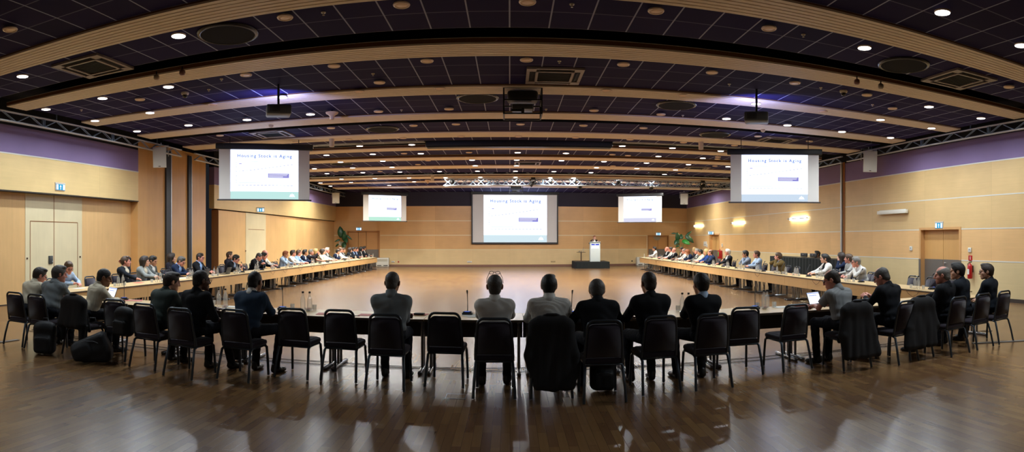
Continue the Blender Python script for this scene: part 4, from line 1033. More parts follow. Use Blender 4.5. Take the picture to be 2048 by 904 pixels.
def person(loc, rz, label, skin='fair', hair='brown', style='short', top='jacket', topc='dksuit', shirt='white', tie=None, legs='trousers', lean=.15, side=0.0, twist=0.0,
           hyaw=0.0, hpitch=0.0, hroll=0.0, hands=('table', 'table'), glasses=None, size=1.0, h=.012, sleeve='long', girth=1.0, feet=(0, 0), male=True, knees=(.0, .0), seat=.512, stand=False, badge=False, shoes=None, group=None, hs=1.0, parts=True, zoff=0.0):
    """a seated figure: local +y is the way the chair faces, origin on the floor under the hips"""
    NPEOPLE[0] += 1; seed = NPEOPLE[0]*.37
    sz = size
    hz = (seat+.105) if not stand else .92
    hip = V(0, 0, hz)
    Rl = rotz(twist) @ roty(side) @ rotx(-lean)
    up = lambda x, y, z: hip+Rl @ V(x*sz, y*sz, z*sz)
    waist, chest, neckb = up(0, .012, .14), up(0, .0, .33), up(0, -.018, .475)
    # upper back rounds forward a little more than the hips
    Rc = rotz(twist) @ roty(side) @ rotx(-lean*1.15-.05)
    shw = (.185 if male else .160)*sz*(.6+.4*girth)
    shc = up(0, -.012, .425)
    sh = {s: shc+Rc @ V(s*shw, .01, -.005) for s in (-1, 1)}
    Rh = rotz(twist+hyaw) @ rotx(-hpitch) @ roty(hroll)
    nk_dir = Rc @ V(0, .28, 1); nk_dir /= np.linalg.norm(nk_dir)
    nk_top = neckb+nk_dir*.055*sz+Rh @ V(0, .01, 0)
    hk = 1.12*hs
    ho = nk_top+Rh @ V(0, .03, .09)*hk
    # arms
    tz = .778
    arms = {}
    for s, mode in ((-1, hands[0]), (1, hands[1])):
        sp = sh[s]; l1, l2 = .285*sz, .255*sz; pole = V(s*.8, -.35, -.9)
        up_h = V(0, 0, 1); fwd = V(-s*.35, 1, 0); curl = .35
        if mode == 'table': tgt = V(s*.13, .50, tz+.035-hz+hip[2]); tgt[0] += twist*-.2
        elif mode == 'tablein': tgt = V(s*.03, .47, tz+.05); fwd = V(-s*1.0, .35, .1); curl = .4
        elif mode == 'laptop': tgt = V(s*.10, .46, tz+.055); curl = .45; fwd = V(-s*.15, 1, -.1)
        elif mode == 'wide': tgt = V(s*.30, .45, tz+.035); fwd = V(-s*.9, .6, 0)
        elif mode == 'phone': tgt = V(s*.07, .44, tz+.14); fwd = V(-s*.25, .85, .45); up_h = V(s*.7, -.2, .5); curl = .8
        elif mode == 'chin': tgt = ho+Rh @ V(s*.02, .09, -.155); fwd = V(-s*.15, -.12, 1); up_h = V(s*.3, 1, .1); curl = .9; pole = V(s*.6, .3, -1)
        elif mode == 'cheek': tgt = ho+Rh @ V(s*.082, .055, -.12); fwd = V(-s*.05, .0, 1); up_h = V(s*1, .5, .1); curl = .5; pole = V(s*.7, .4, -1)
        elif mode == 'behind': tgt = ho+Rh @ V(s*.075, -.095, -.02); fwd = V(-s*.9, -.25, .3); up_h = V(0, -1, .2); curl = .3; pole = V(s*1.2, .2, .3)
        elif mode == 'lap': tgt = V(s*.07, .26, hz+.12); fwd = V(-s*.6, .8, -.1)
        elif mode == 'thigh': tgt = V(s*.15, .30, hz+.11); fwd = V(-s*.2, 1, -.2)
        elif mode == 'fold': tgt = V(-s*.10, .22, hz+.22+s*.015); fwd = V(-s*1, .05, .12); up_h = V(0, 1, .2); pole = V(s*1, .1, -.7)
        elif mode == 'camera': tgt = ho+Rh @ V(s*.075, .30, -.06); fwd = V(-s*.3, .5, 1); up_h = V(s*.5, -1, .2); curl = .9
        elif mode == 'raise': tgt = ho+Rh @ V(s*.16, .06, .02); fwd = V(-s*.6, .1, .9); up_h = V(s*.4, -1, .2); pole = V(s*1, .6, -.3)
        elif mode == 'nextchair': tgt = V(s*.60, .02, hz+.33); fwd = V(s*.8, .4, -.5); pole = V(s*.2, -1, .1)
        elif mode == 'side': tgt = V(s*.34, .02, hz-.02); fwd = V(0, .25, -1); up_h = V(s, 0, 0); pole = V(s*.5, -1, 0)
        elif mode == 'desk': tgt = V(s*.2, .30, 1.34); fwd = V(-s*.2, 1, .0)
        else: tgt = V(*mode)
        el, wr = ik(sp, tgt, l1, l2, pole)
        if mode in ('table', 'laptop', 'tablein', 'wide') and el[2] < tz+.055 and el[1] > .22: el[2] = tz+.055
        fl = (wr-el)/np.linalg.norm(wr-el)
        if mode in ('table', 'wide'): fwd = V(*(fl*.6+fwd/np.linalg.norm(fwd)*.4)); fwd[2] *= .2
        arms[s] = (sp, el, wr, fwd, up_h, curl)
    # legs
    L = {}
    for s, kx, fy in ((-1, knees[0], feet[0]), (1, knees[1], feet[1])):
        hj = V(s*.088*sz, .02, hz-.02)
        if stand: kn = V(s*.10, .02, .5); an = V(s*.11, -.02, .085)
        else: kn = V(s*(.135+kx), .43*sz, seat+.085); an = V(s*(.13+kx*.6), .40+fy, .10)
        L[s] = (hj, kn, an)
    lo = V(-.75, -.42, -.02); hi = V(.75, .85, (hz+.95))
    pts = [p for s in (-1, 1) for p in (*arms[s][:3], *L[s])]+[ho]
    lo = np.minimum.reduce(pts)-V(.16, .16, .16); hi = np.maximum.reduce(pts)+V(.17, .19, .17); lo[2] = max(lo[2], -.02)
    # ---- body: one continuous skin
    S = SDF(lo, hi, h)
    g = girth
    S.ell(hip+V(0, 0, .0), (.135, .095, .10)); S.cap(hip, chest, .085, .10, .04); S.ell(up(0, 0, .31), (.135*g**.5, .085, .15), .03, Rl)
    S.cap(sh[-1]+Rc @ V(.04, 0, -.01), sh[1]-Rc @ V(.04, 0, .01), .045, None, .03)
    S.cap(neckb-nk_dir*.03, nk_top+Rh @ V(0, .0, .03), .060*(.5+.5*g), .055, .02)
    head_prims(S, ho, Rh, hk, male)
    for s in (-1, 1):
        sp, el, wr, fwd, uph, curl = arms[s]
        S.cap(sp, el, .038, .036, .03); S.cap(el, wr, .040, .027, .02); hand(S, wr, fwd, uph, s, curl, sz*.98)
        hj, kn, an = L[s]; S.cap(hj, kn, .07, .052, .03); S.cap(kn, an, .05, .028, .02); S.cap(an, an+V(s*.008, .05, -.05), .028, .02, .02)
    o = put('person', S.mesh('person', SKIN[skin]))
    o.location = (loc[0], loc[1], zoff); o.rotation_euler = (0, 0, rz); tag(o, label, 'person', group)
    # ---- trousers
    S = SDF(np.minimum.reduce([L[s][j] for s in (-1, 1) for j in range(3)])-V(.22, .22, .12), np.maximum.reduce([L[s][j] for s in (-1, 1) for j in range(3)]+[hip])+V(.22, .2, .2), max(h, .011))
    S.ell(hip+V(0, -.01, .0), (.172*g, .128*g, .105)); S.cap(hip+V(-.05, 0, -.03), hip+V(.05, 0, -.03), .088, None, .03); S.ell(hip+Rl @ V(0, .01, .07), (.15*g, .112*g, .10), .04)
    for s in (-1, 1):
        hj, kn, an = L[s]; S.cap(hj+V(0, 0, .012), kn, .088*(.6+.4*g), .068, .03); S.cap(kn, an+V(0, 0, -.03), .067, .054, .02)
    S.folds(.0035, 38, seed); S.half((0, 0, .045), (0, 0, -1))
    if not stand: S.half((0, 0, seat+.002), (0, 0, -1)) if False else None
    t = put('trousers', S.mesh('trousers', CL[legs]), o)
    # ---- shirt or jacket
    jk = top == 'jacket'; a = .014 if jk else .004
    S = SDF(lo, hi, h)
    bl = .02 if jk else .0
    S.ell(hip+Rl @ V(0, 0, .09-bl), (.160*g+a, .118*g+a, .12), .04, Rl); S.ell(up(0, .006, .20), (.150*g+a, .112*g+a, .15), .05, Rl); S.ell(up(0, -.004, .335), (.168*(.5+.5*g)+a, .112*(.6+.4*g)+a, .155), .04, Rl)
    S.cap(sh[-1]+Rc @ V(.03, -.008, -.028), sh[1]+Rc @ V(-.03, -.008, -.028), .066+a, None, .06)
    for s in (-1, 1): S.cap(sh[s]+Rc @ V(-s*.045, .0, -.05), up(s*.10*g, .0, .22), .07+a, .075+a, .05)
    for s in (-1, 1): S.cap(neckb+Rc @ V(s*.03, -.012, -.02), sh[s]+Rc @ V(-s*.02, -.005, .0), .046+a*.5, .05+a*.5, .04)
    if jk and not stand: S.cap(hip+Rl @ V(-.1, -.07, .0), hip+Rl @ V(.1, -.07, .0), .055, None, .03)
    for s in (-1, 1):
        sp, el, wr, fwd, uph, curl = arms[s]
        S.cap(sp+Rc @ V(-s*.012, 0, -.012), sp+(el-sp)*.97, .057+a*.5, .050+a*.4, .05)
        if sleeve == 'long': S.cap(el, el+(wr-el)*.93, .052+a*.4, .038+a*.3, .02)
        else:
            d = el-sp; S.cap(sp+d*.1, sp+d*.74, .062, .064, .02)
    S.folds(.0022 if not jk else .0022, 34 if not jk else 26, seed+.5)
    S.cap(neckb+nk_dir*.062, neckb+nk_dir*.2, .06, .09, .008, True)
    if sleeve != 'long':
        for s in (-1, 1):
            sp, el, wr = arms[s][:3]; d = (el-sp)/np.linalg.norm(el-sp); S.cap(sp+d*.235, wr, .075, .09, .0, True)
    tp = put('jacket' if jk else 'shirt', S.mesh(top, CL[topc]), o)
    # ---- collar
    C = SDF(neckb-V(.16, .16, .12), neckb+V(.16, .16, .17), min(h, .009)); q = neckb+nk_dir*.018
    q = q-nk_dir*(.016 if jk else .006); C.cap(q-nk_dir*.03, q+nk_dir*.028, .074*(.5+.5*g), .067*(.5+.5*g), .0); C.half(q+nk_dir*.036, nk_dir+Rc @ V(0, .25, 0))
    fr = Rc @ V(0, 1, 0); C.cap(q+fr*.07-nk_dir*.03, q+fr*.09+nk_dir*.08, .022, .03, .0, True)
    put('collar', C.mesh('collar', CL[shirt if jk else topc]), o if not jk else tp)
    if jk:
        # shirt front showing between the lapels, then the lapels themselves
        A = SDF(np.minimum(hip, neckb)-V(.2, .1, .05), np.maximum(hip, neckb)+V(.2, .3, .06), min(h, .010))
        A.ell(up(0, .006, .20), (.150*g+a, .112*g+a+.006, .15), .05, Rl); A.ell(up(0, -.002, .335), (.168*(.5+.5*g)+a, .114*(.6+.4*g)+a+.004, .15), .04, Rl); A.cap(neckb+Rc @ V(0, .035, -.01), up(0, .062, .35), .062, .068, .03)
        pl = up(0, .2, .16); A.half(up(0, .03, .3), -(Rl @ V(0, 1, 0)))
        for s in (-1, 1): A.half(pl, Rl @ V(s*1, 0, -.33))
        sf = put('shirt_front', A.mesh('shirt_front', CL[shirt]), tp)
        if tie:
            B = SDF(np.minimum(hip, neckb)-V(.1, .1, .05), np.maximum(hip, neckb)+V(.1, .3, .06), .008)
            n0 = neckb+Rc @ V(0, .078, .0); B.cap(n0, n0+Rc @ V(0, .008, -.025), .019, .013, .005); B.cap(n0+Rc @ V(0, .012, -.03), up(0, .126*g+.004, .3), .016, .024, .005); B.cap(up(0, .126*g+.004, .3), up(0, .128*g+.004, .17), .024, .03, .006)
            put('tie', B.mesh('tie', CL[tie]), sf)
    if badge:
        b = MB(); b.rbox(tuple(up(.07, .13, .2)), (.09, .006, .06), .002); b.build('name_badge', M_badge, tp)
    # ---- hair, face, shoes
    HM = Matrix.Translation(Vector(ho)) @ Matrix([list(r) for r in Rh]).to_4x4() @ Matrix.Scale(hk, 4)
    if style != 'none':
        m = put('hair', hair_mesh(style, .008 if h < .010 else .010), o, HM); setmat(m, HAIR[hair])
    if parts:
        [put('eye', q_, o, HM) for q_ in EYES]; [setmat(put('eyebrow', q_, o, HM), HAIR[hair] if hair not in ('white',) else HAIR['grey']) for q_ in BROWS]; put('lips', LIPS, o, HM)
    if glasses: put('glasses', GLASSTOP if glasses == 'top' else GLASSES, o, HM)
    for s in (-1, 1):
        an = L[s][2]; m = put('shoe', shoe_mesh(), o, Matrix.Translation((an[0], an[1], 0)) @ Matrix.Rotation(-s*.12, 4, 'Z'))
        if shoes is not None: setmat(m, shoes)
    o['headz'] = float(ho[2]) if False else 0.0
    del o['headz']
    return o
# ------------------------------------------------------------------ furniture prototypes
M_fab = mat('aubergine_chair_fabric', '#211624', .9, noise=.12, nscale=70, bump=.15, bscale=300, sheen=.2)
M_ctube = mat('charcoal_chair_tube', '#444b52', .3, .6)
M_top = wood_mat('birch_table_top', '#d9bb88', 'X', 1.32, 50, .03, .05, rough=.32, joint=False)
M_edge = mat('dark_table_edge', '#4a3c2c', .5)
M_panel = wood_mat('birch_modesty_panel', '#cfa56c', 'Y', .715, 9, .04, .08, rough=.4, z0=0, joint=False)
M_chrome = mat('chrome_table_leg', '#8e9296', .22, .85)
def chair():
    e = empty('banquet_chair')
    m = MB(); m.rbox((0, .015, .445), (.44, .43, .07), .03, 3); m.rbox((0, .03, .47), (.38, .34, .04), .018, 2); m.build('seat', M_fab, e)
    # back pad: rounded top, slightly tapered, leaning back
    Rb = Matrix.Translation((0, -.20, .49)) @ Matrix.Rotation(.17, 4, 'X')
    prof = [(-.204, 0), (.204, 0)]; n = 10
    for i in range(n+1): t = i/n*PI/2; prof.append((.115+.072*cos(t), .312+.07*sin(t)))
    for i in range(n+1): t = PI/2+i/n*PI/2; prof.append((-.115+.072*cos(t), .312+.07*sin(t)))
    bm = bmesh.new(); vs = [bm.verts.new((x, -.022, z)) for x, z in prof]; f = bm.faces.new(vs)
    r = bmesh.ops.extrude_face_region(bm, geom=[f]); bmesh.ops.translate(bm, verts=[v for v in r['geom'] if isinstance(v, bmesh.types.BMVert)], vec=(0, .05, 0))
    bmesh.ops.recalc_face_normals(bm, faces=bm.faces)
    bmesh.ops.bevel(bm, geom=[ed for ed in bm.edges if all(abs(v.co.y-ed.verts[0].co.y) < 1e-6 for v in ed.verts)], offset=.012, segments=2, affect='EDGES')
    bm.verts.index_update(); m = MB(); m.smooth = True
    m.add([v.co.copy() for v in bm.verts], [tuple(v.index for v in ff.verts) for ff in bm.faces], Rb); bm.free()
    m.build('backrest', M_fab, e)
    # loop of the back frame; the gap over the pad is the hand hold
    m = MB(); path = [(-.215, .0, -.07), (-.212, 0, .06), (-.200, 0, .22), (-.190, 0, .33)]
    for i in range(9): t = PI-i/8*PI/2; path.append((-.115+.075*cos(t), 0, .345+.075*sin(t)))
    for i in range(9): t = PI/2-i/8*PI/2; path.append((.115+.075*cos(t), 0, .345+.075*sin(t)))
    path += [(.190, 0, .33), (.200, 0, .22), (.212, 0, .06), (.215, 0, -.07)]
    m.tube(path, .0165, 8, M=Rb); m.build('back_frame', M_ctube, e)
    m = MB(); m.tube([(-.205, -.2, .405), (-.205, .2, .405), (.205, .2, .405), (.205, -.2, .405)], .0125, 8, True); m.build('seat_frame', M_ctube, e)
    for s in (-1, 1):
        m = MB(); m.tube([(s*.208, -.16, .405), (s*.212, -.215, .385), (s*.226, -.265, .2), (s*.236, -.305, .006)], .0175, 8); m.build('leg', M_ctube, e)
        m = MB(); m.tube([(s*.206, .17, .405), (s*.21, .215, .385), (s*.216, .235, .2), (s*.22, .245, .006)], .0175, 8); m.build('leg', M_ctube, e)
    return e
def leg(e, x, yb, yf):
    m = MB()
    for y in (-.07, .07): m.cone((x, (yb+yf)/2+y, .045), (x, (yb+yf)/2+y, .70), .02, n=10)
    m.bb(x-.025, x+.025, yb+.08, yf-.08, .685, .71)
    l = m.build('leg', M_chrome, e)
    m = MB(); m.rbox((x, (yb+yf)/2, .025), (.055, yf-yb, .05), .016); m.build('foot', M_chrome, l)
def table(W, dep, yp_, z0):
    """local x along the row, local +y towards the middle of the hall; panel hangs at local y = yp_"""
    e = empty('conference_table')
    m = MB(); m.bb(.003, W-.003, 0, dep, .722, .745); m.build('tabletop', M_top, e)
    for yy in (0, dep): m = MB(); m.bb(.002, W-.002, yy-.004, yy+.004, .715, .743); m.build('edge_band', M_edge, e)
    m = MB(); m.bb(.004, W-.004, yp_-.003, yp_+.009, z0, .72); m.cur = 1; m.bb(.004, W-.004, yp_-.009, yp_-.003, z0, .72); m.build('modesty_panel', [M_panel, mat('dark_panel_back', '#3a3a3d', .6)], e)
    for x in (.06, W-.06): leg(e, x, dep*.5-.36, dep*.5+.34)
    return e
CHAIR = None
chairs_done = 0
def put_chair(x, y, rz, label, group):
    global CHAIR
    if CHAIR is None:
        CHAIR = chair(); o = CHAIR; o.location = (x, y, 0); o.rotation_euler = (0, 0, rz); tag(o, label, 'chair', group); return o
    return dup(CHAIR, (x, y, 0), rz, label, group)
# ---- tables
W0, YN, YD = 1.32, 7.87, .74
TB = None
for k in range(12):
    x0 = .18+W0*(k-6)
    l = f'dark-fronted conference table, {ORD[k]} from the left in the near row with backs to us'
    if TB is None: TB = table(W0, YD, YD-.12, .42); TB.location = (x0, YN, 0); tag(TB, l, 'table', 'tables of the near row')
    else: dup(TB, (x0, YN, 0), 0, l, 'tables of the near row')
WS, NS, YS = 1.43, 19, 8.93
XLi, XRi, AD = -8.12, 7.92, .74
TL = None
for k in range(NS):
    for s in (-1, 1):
        l = f"birch-panelled conference table, {ORD[k]} from the near end of the {'left' if s < 0 else 'right'} table row"
        g = f"tables of the {'left' if s < 0 else 'right'} row"
        # local +y points to the middle of the hall
        if s < 0: loc, rz = (XLi-AD, YS+(k+1)*WS, 0), -PI/2
        else: loc, rz = (XRi+AD, YS+k*WS, 0), PI/2
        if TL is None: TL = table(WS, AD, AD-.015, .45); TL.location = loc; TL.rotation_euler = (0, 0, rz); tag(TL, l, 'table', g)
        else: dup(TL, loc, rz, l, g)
YE = YS+NS*WS

# ------------------------------------------------------------------ table ware prototypes
M_gl = mat('clear_glass', '#f2f6f4', .03, 0, trans=1.0)
M_cap = mat('black_bottle_cap', '#17171a', .4); M_lab = mat('white_bottle_label', '#e6e6e0', .5)
def glassmat():
    m = MATS['clear_glass']; nt = m.node_tree; nt.nodes.clear(); N = nt.nodes.new; L = nt.links.new
    tr = N('ShaderNodeBsdfTransparent'); tr.inputs[0].default_value = (.985, .99, .985, 1)
    df = N('ShaderNodeBsdfDiffuse'); df.inputs[0].default_value = (.85, .88, .86, 1)
    gl = N('ShaderNodeBsdfGlossy'); gl.inputs['Roughness'].default_value = .05
    fr = N('ShaderNodeFresnel'); fr.inputs['IOR'].default_value = 1.5
    tl = N('ShaderNodeBsdfTranslucent'); tl.inputs[0].default_value = (.95, .97, .95, 1); m0 = N('ShaderNodeMixShader'); m0.inputs[0].default_value = .55; L(df.outputs[0], m0.inputs[1]); L(tl.outputs[0], m0.inputs[2])
    m1 = N('ShaderNodeMixShader'); m1.inputs[0].default_value = .20; L(tr.outputs[0], m1.inputs[1]); L(m0.outputs[0], m1.inputs[2])
    m2 = N('ShaderNodeMixShader'); fm = math_node(nt, 'MULTIPLY', fr.outputs[0], .55); L(fm, m2.inputs[0]); L(m1.outputs[0], m2.inputs[1]); L(gl.outputs[0], m2.inputs[2])
    o = N('ShaderNodeOutputMaterial'); L(m2.outputs[0], o.inputs[0]); return m
glassmat()
def bottle(cap, lowpoly=False):
    e = empty('water_bottle'); n = 12 if lowpoly else 20
    m = MB(); m.lathe([(.0001, 0), (.034, .001), (.037, .012), (.037, .15), (.034, .175), (.018, .215), (.0145, .232), (.0145, .262), (.017, .266)], n); m.build('glass_body', M_gl, e)
    m = MB(); m.lathe([(.0001, .284), (.0165, .283), (.0175, .278), (.0175, .258)], n); m.build('cap', cap, e)
    return e
BOT = {'w': None}
def put_bottle(x, y, z, label, group):
    if BOT['w'] is None:
        o = BOT['w'] = bottle(M_cap); o.location = (x, y, z); return tag(o, label, 'bottle', group)
    return dup(BOT['w'], (x, y, z), random.uniform(0, 6), label, group)
def tumbler():
    m = MB(); n = 16; m.lathe([(.0001, .004), (.029, .002), (.031, .006), (.034, .08), (.0345, .085), (.0325, .085), (.0295, .012), (.0001, .010)], n); return m.build('drinking_glass', M_gl)
GLS = {'g': None}
def put_glass(x, y, z, label, group):
    if GLS['g'] is None: o = GLS['g'] = tumbler(); o.location = (x, y, z); return tag(o, label, 'glass', group)
    o = GLS['g'].copy(); COL.objects.link(o); o.location = (x, y, z); o['label'] = label; o['group'] = group; return o
M_mic = mat('mic_base', '#23262a', .45); M_micl = mat('mic_silver_top', '#a9adb0', .35, .4); M_led = emat('mic_display_blue', srgb('#5f7be0'), 1.2); M_neck = mat('mic_gooseneck', '#5c646c', .3, .6)
def mic():
    e = empty('conference_microphone')
    m = MB(); m.prism([(-.07, -.075), (.07, -.075), (.082, .02), (.05, .075), (-.05, .075), (-.082, .02)], 0, .028); m.rbox((0, .0, .034), (.12, .10, .022), .008); m.build('base', M_mic, e)
    m = MB(); m.box((0, -.045, .047), (.07, .02, .004)); m.build('display', M_led, e)
    m = MB(); m.tube([(0, .05, .03), (0, .052, .12), (0, .03, .22), (0, -.02, .30)], .0055, 8); g = m.build('gooseneck', M_neck, e)
    m = MB(); m.tube([(0, -.018, .296), (0, -.03, .315), (0, -.048, .338), (0, -.055, .347)], [.008, .0125, .0125, .006], 10); m.build('microphone_head', M_mic, e)
    return e
MIC = {'m': None}
def put_mic(x, y, z, rz, label, group):
    if MIC['m'] is None: o = MIC['m'] = mic(); o.location = (x, y, z); o.rotation_euler = (0, 0, rz); return tag(o, label, 'microphone', group)
    return dup(MIC['m'], (x, y, z), rz, label, group)
M_paper = mat('white_paper', '#dfddd4', .7); M_red = mat('pinkish_red_folder', '#c9665a', .6); M_green = mat('pale_green_folder', '#9ab59a', .6); M_blackp = mat('black_leather_folder', '#191a1d', .6)
def sheet(x, y, z, rz, w, d, m, label, cat='paper', name='paper_sheet', t=.004, group=None):
    b = MB(); b.rbox((0, 0, t/2), (w, d, t), min(.0015, t*.3)) if t > .006 else b.box((0, 0, t/2), (w, d, t))
    o = b.build(name, m); o.location = (x, y, z); o.rotation_euler = (0, 0, rz); return tag(o, label, cat, group)
M_lap = mat('dark_laptop_shell', '#33363a', .4, .3); M_key = mat('laptop_keys', '#15161a', .6)
def laptop(x, y, z, rz, label, on=True, ang=1.95, kind='text'):
    e = empty('laptop', (x, y, z), rz, label, 'laptop')
    b = MB(); b.rbox((0, 0, .009), (.32, .22, .017), .005); k = b.build('base', M_lap, e)
    b = MB(); b.box((0, .02, .0185), (.27, .1, .002)); b.build('keyboard', M_key, k)
    Rm = Matrix.Translation((0, .108, .017)) @ Matrix.Rotation(ang-PI/2, 4, 'X') @ Matrix.Rotation(0, 4, 'X')
    Rm = Matrix.Translation((0, .108, .017)) @ Matrix.Rotation(-(ang-PI/2), 4, 'X')
    b = MB(); b.rbox((0, .004, .105), (.32, .008, .21), .003, M=Rm); l = b.build('lid', M_lap, e)
    if on:
        b = MB(); b.box((0, -.0015, .108), (.295, .002, .185), Rm); d = b.build('display', emat('laptop_display', srgb('#eef2ff'), 1.6), l)
        b = MB(); b.box((0, -.003, .188), (.295, .001, .014), Rm); b.box((-.02, -.003, .15), (.2, .001, .012), Rm); b.build('screen_bars', emat('laptop_bars', srgb('#8fa6e8'), 1.0), d)
    return e
# ------------------------------------------------------------------ who sits where
def off(lean): return sin(lean)*.53+.085
SEATED = {'N': [], 'L': [], 'R': []}
# ---- near row, backs to us: (chair x, chair y of its rear feet, turn)
CH_N = [(-7.5, 6.88, .0), (-6.95, 6.85, 0), (-6.2, 6.95, -.05), (-5.5, 7.05, 0), (-4.8, 6.82, -.1), (-4.1, 6.62, -.12), (-3.4, 6.82, -.1), (-2.77, 7.24, -.06), (-2.14, 7.27, -.03), (-1.48, 6.97, -.02), (-.80, 7.23, -.06), (-.18, 6.75, 0), (.47, 6.75, 0), (1.04, 6.50, .02), (1.75, 6.75, .1), (2.4, 6.77, .05), (3.03, 7.28, .0), (3.8, 7.3, .12), (4.55, 6.95, .05), (4.96, 7.42, .05), (5.40, 6.88, .25), (5.74, 7.0, .05), (6.39, 6.84, .18), (7.07, 6.97, .18), (7.7, 7.08, .2)]
desc = {0: 'under cream-shirted person at far left', 1: 'under person in dark grey shirt, backpack behind', 2: 'under person in cream shirt typing on laptop', 3: 'with black shoulder bag hanging on it', 4: 'under person in grey-green jacket', 5: 'under person in black suit, bald head', 6: 'under person in blue-grey suit', 7: 'empty, next right of the blue-grey suited person', 8: 'empty, left of the bald grey-shirted person', 9: 'under grey-shirted person left of centre', 10: 'empty, right of the bald grey-shirted person', 11: 'under person with glasses on top of the head', 12: 'with long dark coat over it, right of centre', 13: 'under dark-suited person bending over the table', 14: 'under upright dark-suited person with short cropped hair', 15: 'under dark-suited person beside two bottles', 16: 'empty, right of last dark suit in the middle', 17: 'empty, slightly turned, left of the laptop user', 18: 'with dark jacket over it behind grey-shirted laptop user', 19: 'empty, pushed in right of jacket-draped chair', 20: 'under dark-suited person looking down at phone', 21: 'with dark coat hanging over it at right', 22: 'under bald dark-suited person leaning back at right', 23: 'under dark-haired person second from the right end', 24: 'under person at the very right end'}
for k, (x, y, a) in enumerate(CH_N):
    put_chair(x+sin(a)*.30*-1, y+.30, a, 'dark banquet chair of near row, '+desc[k], 'chairs of the near row')
def near(k, label, dx=0.0, dy=0.0, rz=None, **kw):
    x, y, a = CH_N[k]; r = a if rz is None else rz
    kw.setdefault('h', .0085)
    o = person((x-sin(a)*.32+dx, y+.33+dy), r, label, group='people of the near row', **kw); SEATED['N'].append(o); return o
near(0, 'person in cream shirt bent over the table, leftmost of near row', skin='pink', hair='dkbrown', style='short', top='shirt', topc='cream', lean=.42, hyaw=-.55, hpitch=.35, hands=('tablein', 'tablein'), glasses=True, shoes=M_shoeg, knees=(-.02, .02))
near(1, 'person in dark grey shirt, grey hair, second from left in near row', skin='pink', hair='dkgrey', style='side', top='shirt', topc='greyshirt', lean=.34, hyaw=-.6, hpitch=.15, hands=('table', 'tablein'), girth=1.2, size=1.04)
near(2, 'person in cream shirt with hands on laptop, back to us at left', skin='brown', hair='black', style='crop', top='shirt', topc='cream', lean=.36, hyaw=-.5, hpitch=.25, hands=('laptop', 'laptop'), rz=-.45, dy=.05)
near(4, 'person in grey-green jacket leaning on table, near row left', skin='fair', hair='dkbrown', style='short', top='jacket', topc='greygreen', shirt='greygreen', lean=.40, hyaw=-.45, hpitch=.2, hands=('tablein', 'tablein'), girth=1.1, rz=-.25)
near(5, 'person in black suit with shaved head, near row left', skin='dark', hair='black', style='stubble', top='jacket', topc='black', shirt='black', lean=.18, hyaw=-.35, hpitch=.05, hands=('tablein', 'thigh'), rz=-.3, girth=1.15, glasses=True, feet=(.02, .22), size=1.03)
near(6, 'person in blue-grey suit with elbows on table, near row', skin='brown', hair='black', style='stubble', top='jacket', topc='bluesuit', shirt='white', lean=.30, hyaw=.1, hpitch=.08, hands=('tablein', 'tablein'), rz=-.2, girth=1.1, size=1.04, knees=(0, .12), feet=(0, .0))
near(9, 'person in grey shirt with bald head, near row left of centre', skin='brown', hair='dkgrey', style='stubble', top='shirt', topc='greyshirt', lean=.12, hyaw=0, hpitch=.05, hands=('fold', 'fold'), girth=1.2, size=1.04, knees=(.05, .0), glasses=True)
near(11, 'person in white shirt with glasses pushed up on the head', skin='tan', hair='dkgrey', style='crop', top='shirt', topc='white', lean=.06, hyaw=.06, hpitch=-.12, hands=('table', 'table'), glasses='top', knees=(.06, .02), feet=(-.06, .0))
near(12, 'person in white shirt on the coat-draped chair, near row centre', skin='fair', hair='black', style='short', top='shirt', topc='white', lean=.22, hyaw=-.02, hpitch=.05, hands=('table', 'table'), girth=1.2, size=1.02)
near(13, 'person in dark suit bending over table, near row centre', skin='fair', hair='dkgrey', style='short', top='jacket', topc='black', shirt='black', lean=.42, hyaw=-.1, hpitch=.35, hands=('table', 'table'), girth=1.15, dy=.12, dx=.02, knees=(.06, .06))
near(14, 'person in dark suit sitting upright, cropped hair, near row', skin='tan', hair='dkbrown', style='crop', top='jacket', topc='black', shirt='black', lean=.18, hyaw=.0, hpitch=.05, hands=('table', 'tablein'), size=1.06, rz=.12, knees=(.04, .0))
near(15, 'person in dark suit beside two bottles, ankle crossed, near row', skin='tan', hair='black', style='short', top='jacket', topc='black', shirt='ltblue', lean=.10, hyaw=.02, hpitch=.05, hands=('tablein', 'tablein'), rz=.12, knees=(.1, 0), feet=(.04, -.05))
near(18, 'person in grey short-sleeved shirt typing on laptop, near row right', skin='pink', hair='dkbrown', style='thin', top='shirt', topc='grey', lean=.26, hyaw=.55, hpitch=.3, hands=('laptop', 'laptop'), sleeve='short', glasses=True, rz=.35, girth=1.2, size=1.03)
near(20, 'person in dark suit looking down at a phone, near row right', skin='pink', hair='dkgrey', style='thin', top='jacket', topc='black', shirt='black', lean=.16, hyaw=.35, hpitch=.4, hands=('phone', 'phone'), glasses=True, rz=.3, girth=1.1, size=1.06)
near(22, 'bald person in dark suit leaning back, near row right', skin='pink', hair='grey', style='balding', top='jacket', topc='black', shirt='black', lean=-.05, hyaw=.35, hpitch=.1, hands=('thigh', 'table'), rz=.42, girth=1.25, feet=(.1, .12))
near(23, 'dark-haired person in dark suit, second from right in near row', skin='fair', hair='black', style='side', top='jacket', topc='dksuit', shirt='dksuit', lean=.10, hyaw=.45, hpitch=.05, hands=('fold', 'thigh'), rz=.45, dx=-.05, dy=.1, size=1.06, girth=1.15)
near(24, 'person in dark suit at right end of near row', skin='fair', hair='dkbrown', style='short', top='jacket', topc='dksuit', shirt='dksuit', lean=.04, hyaw=.5, hpitch=.05, hands=('fold', 'thigh'), rz=.4, glasses=True, feet=(.12, .15))

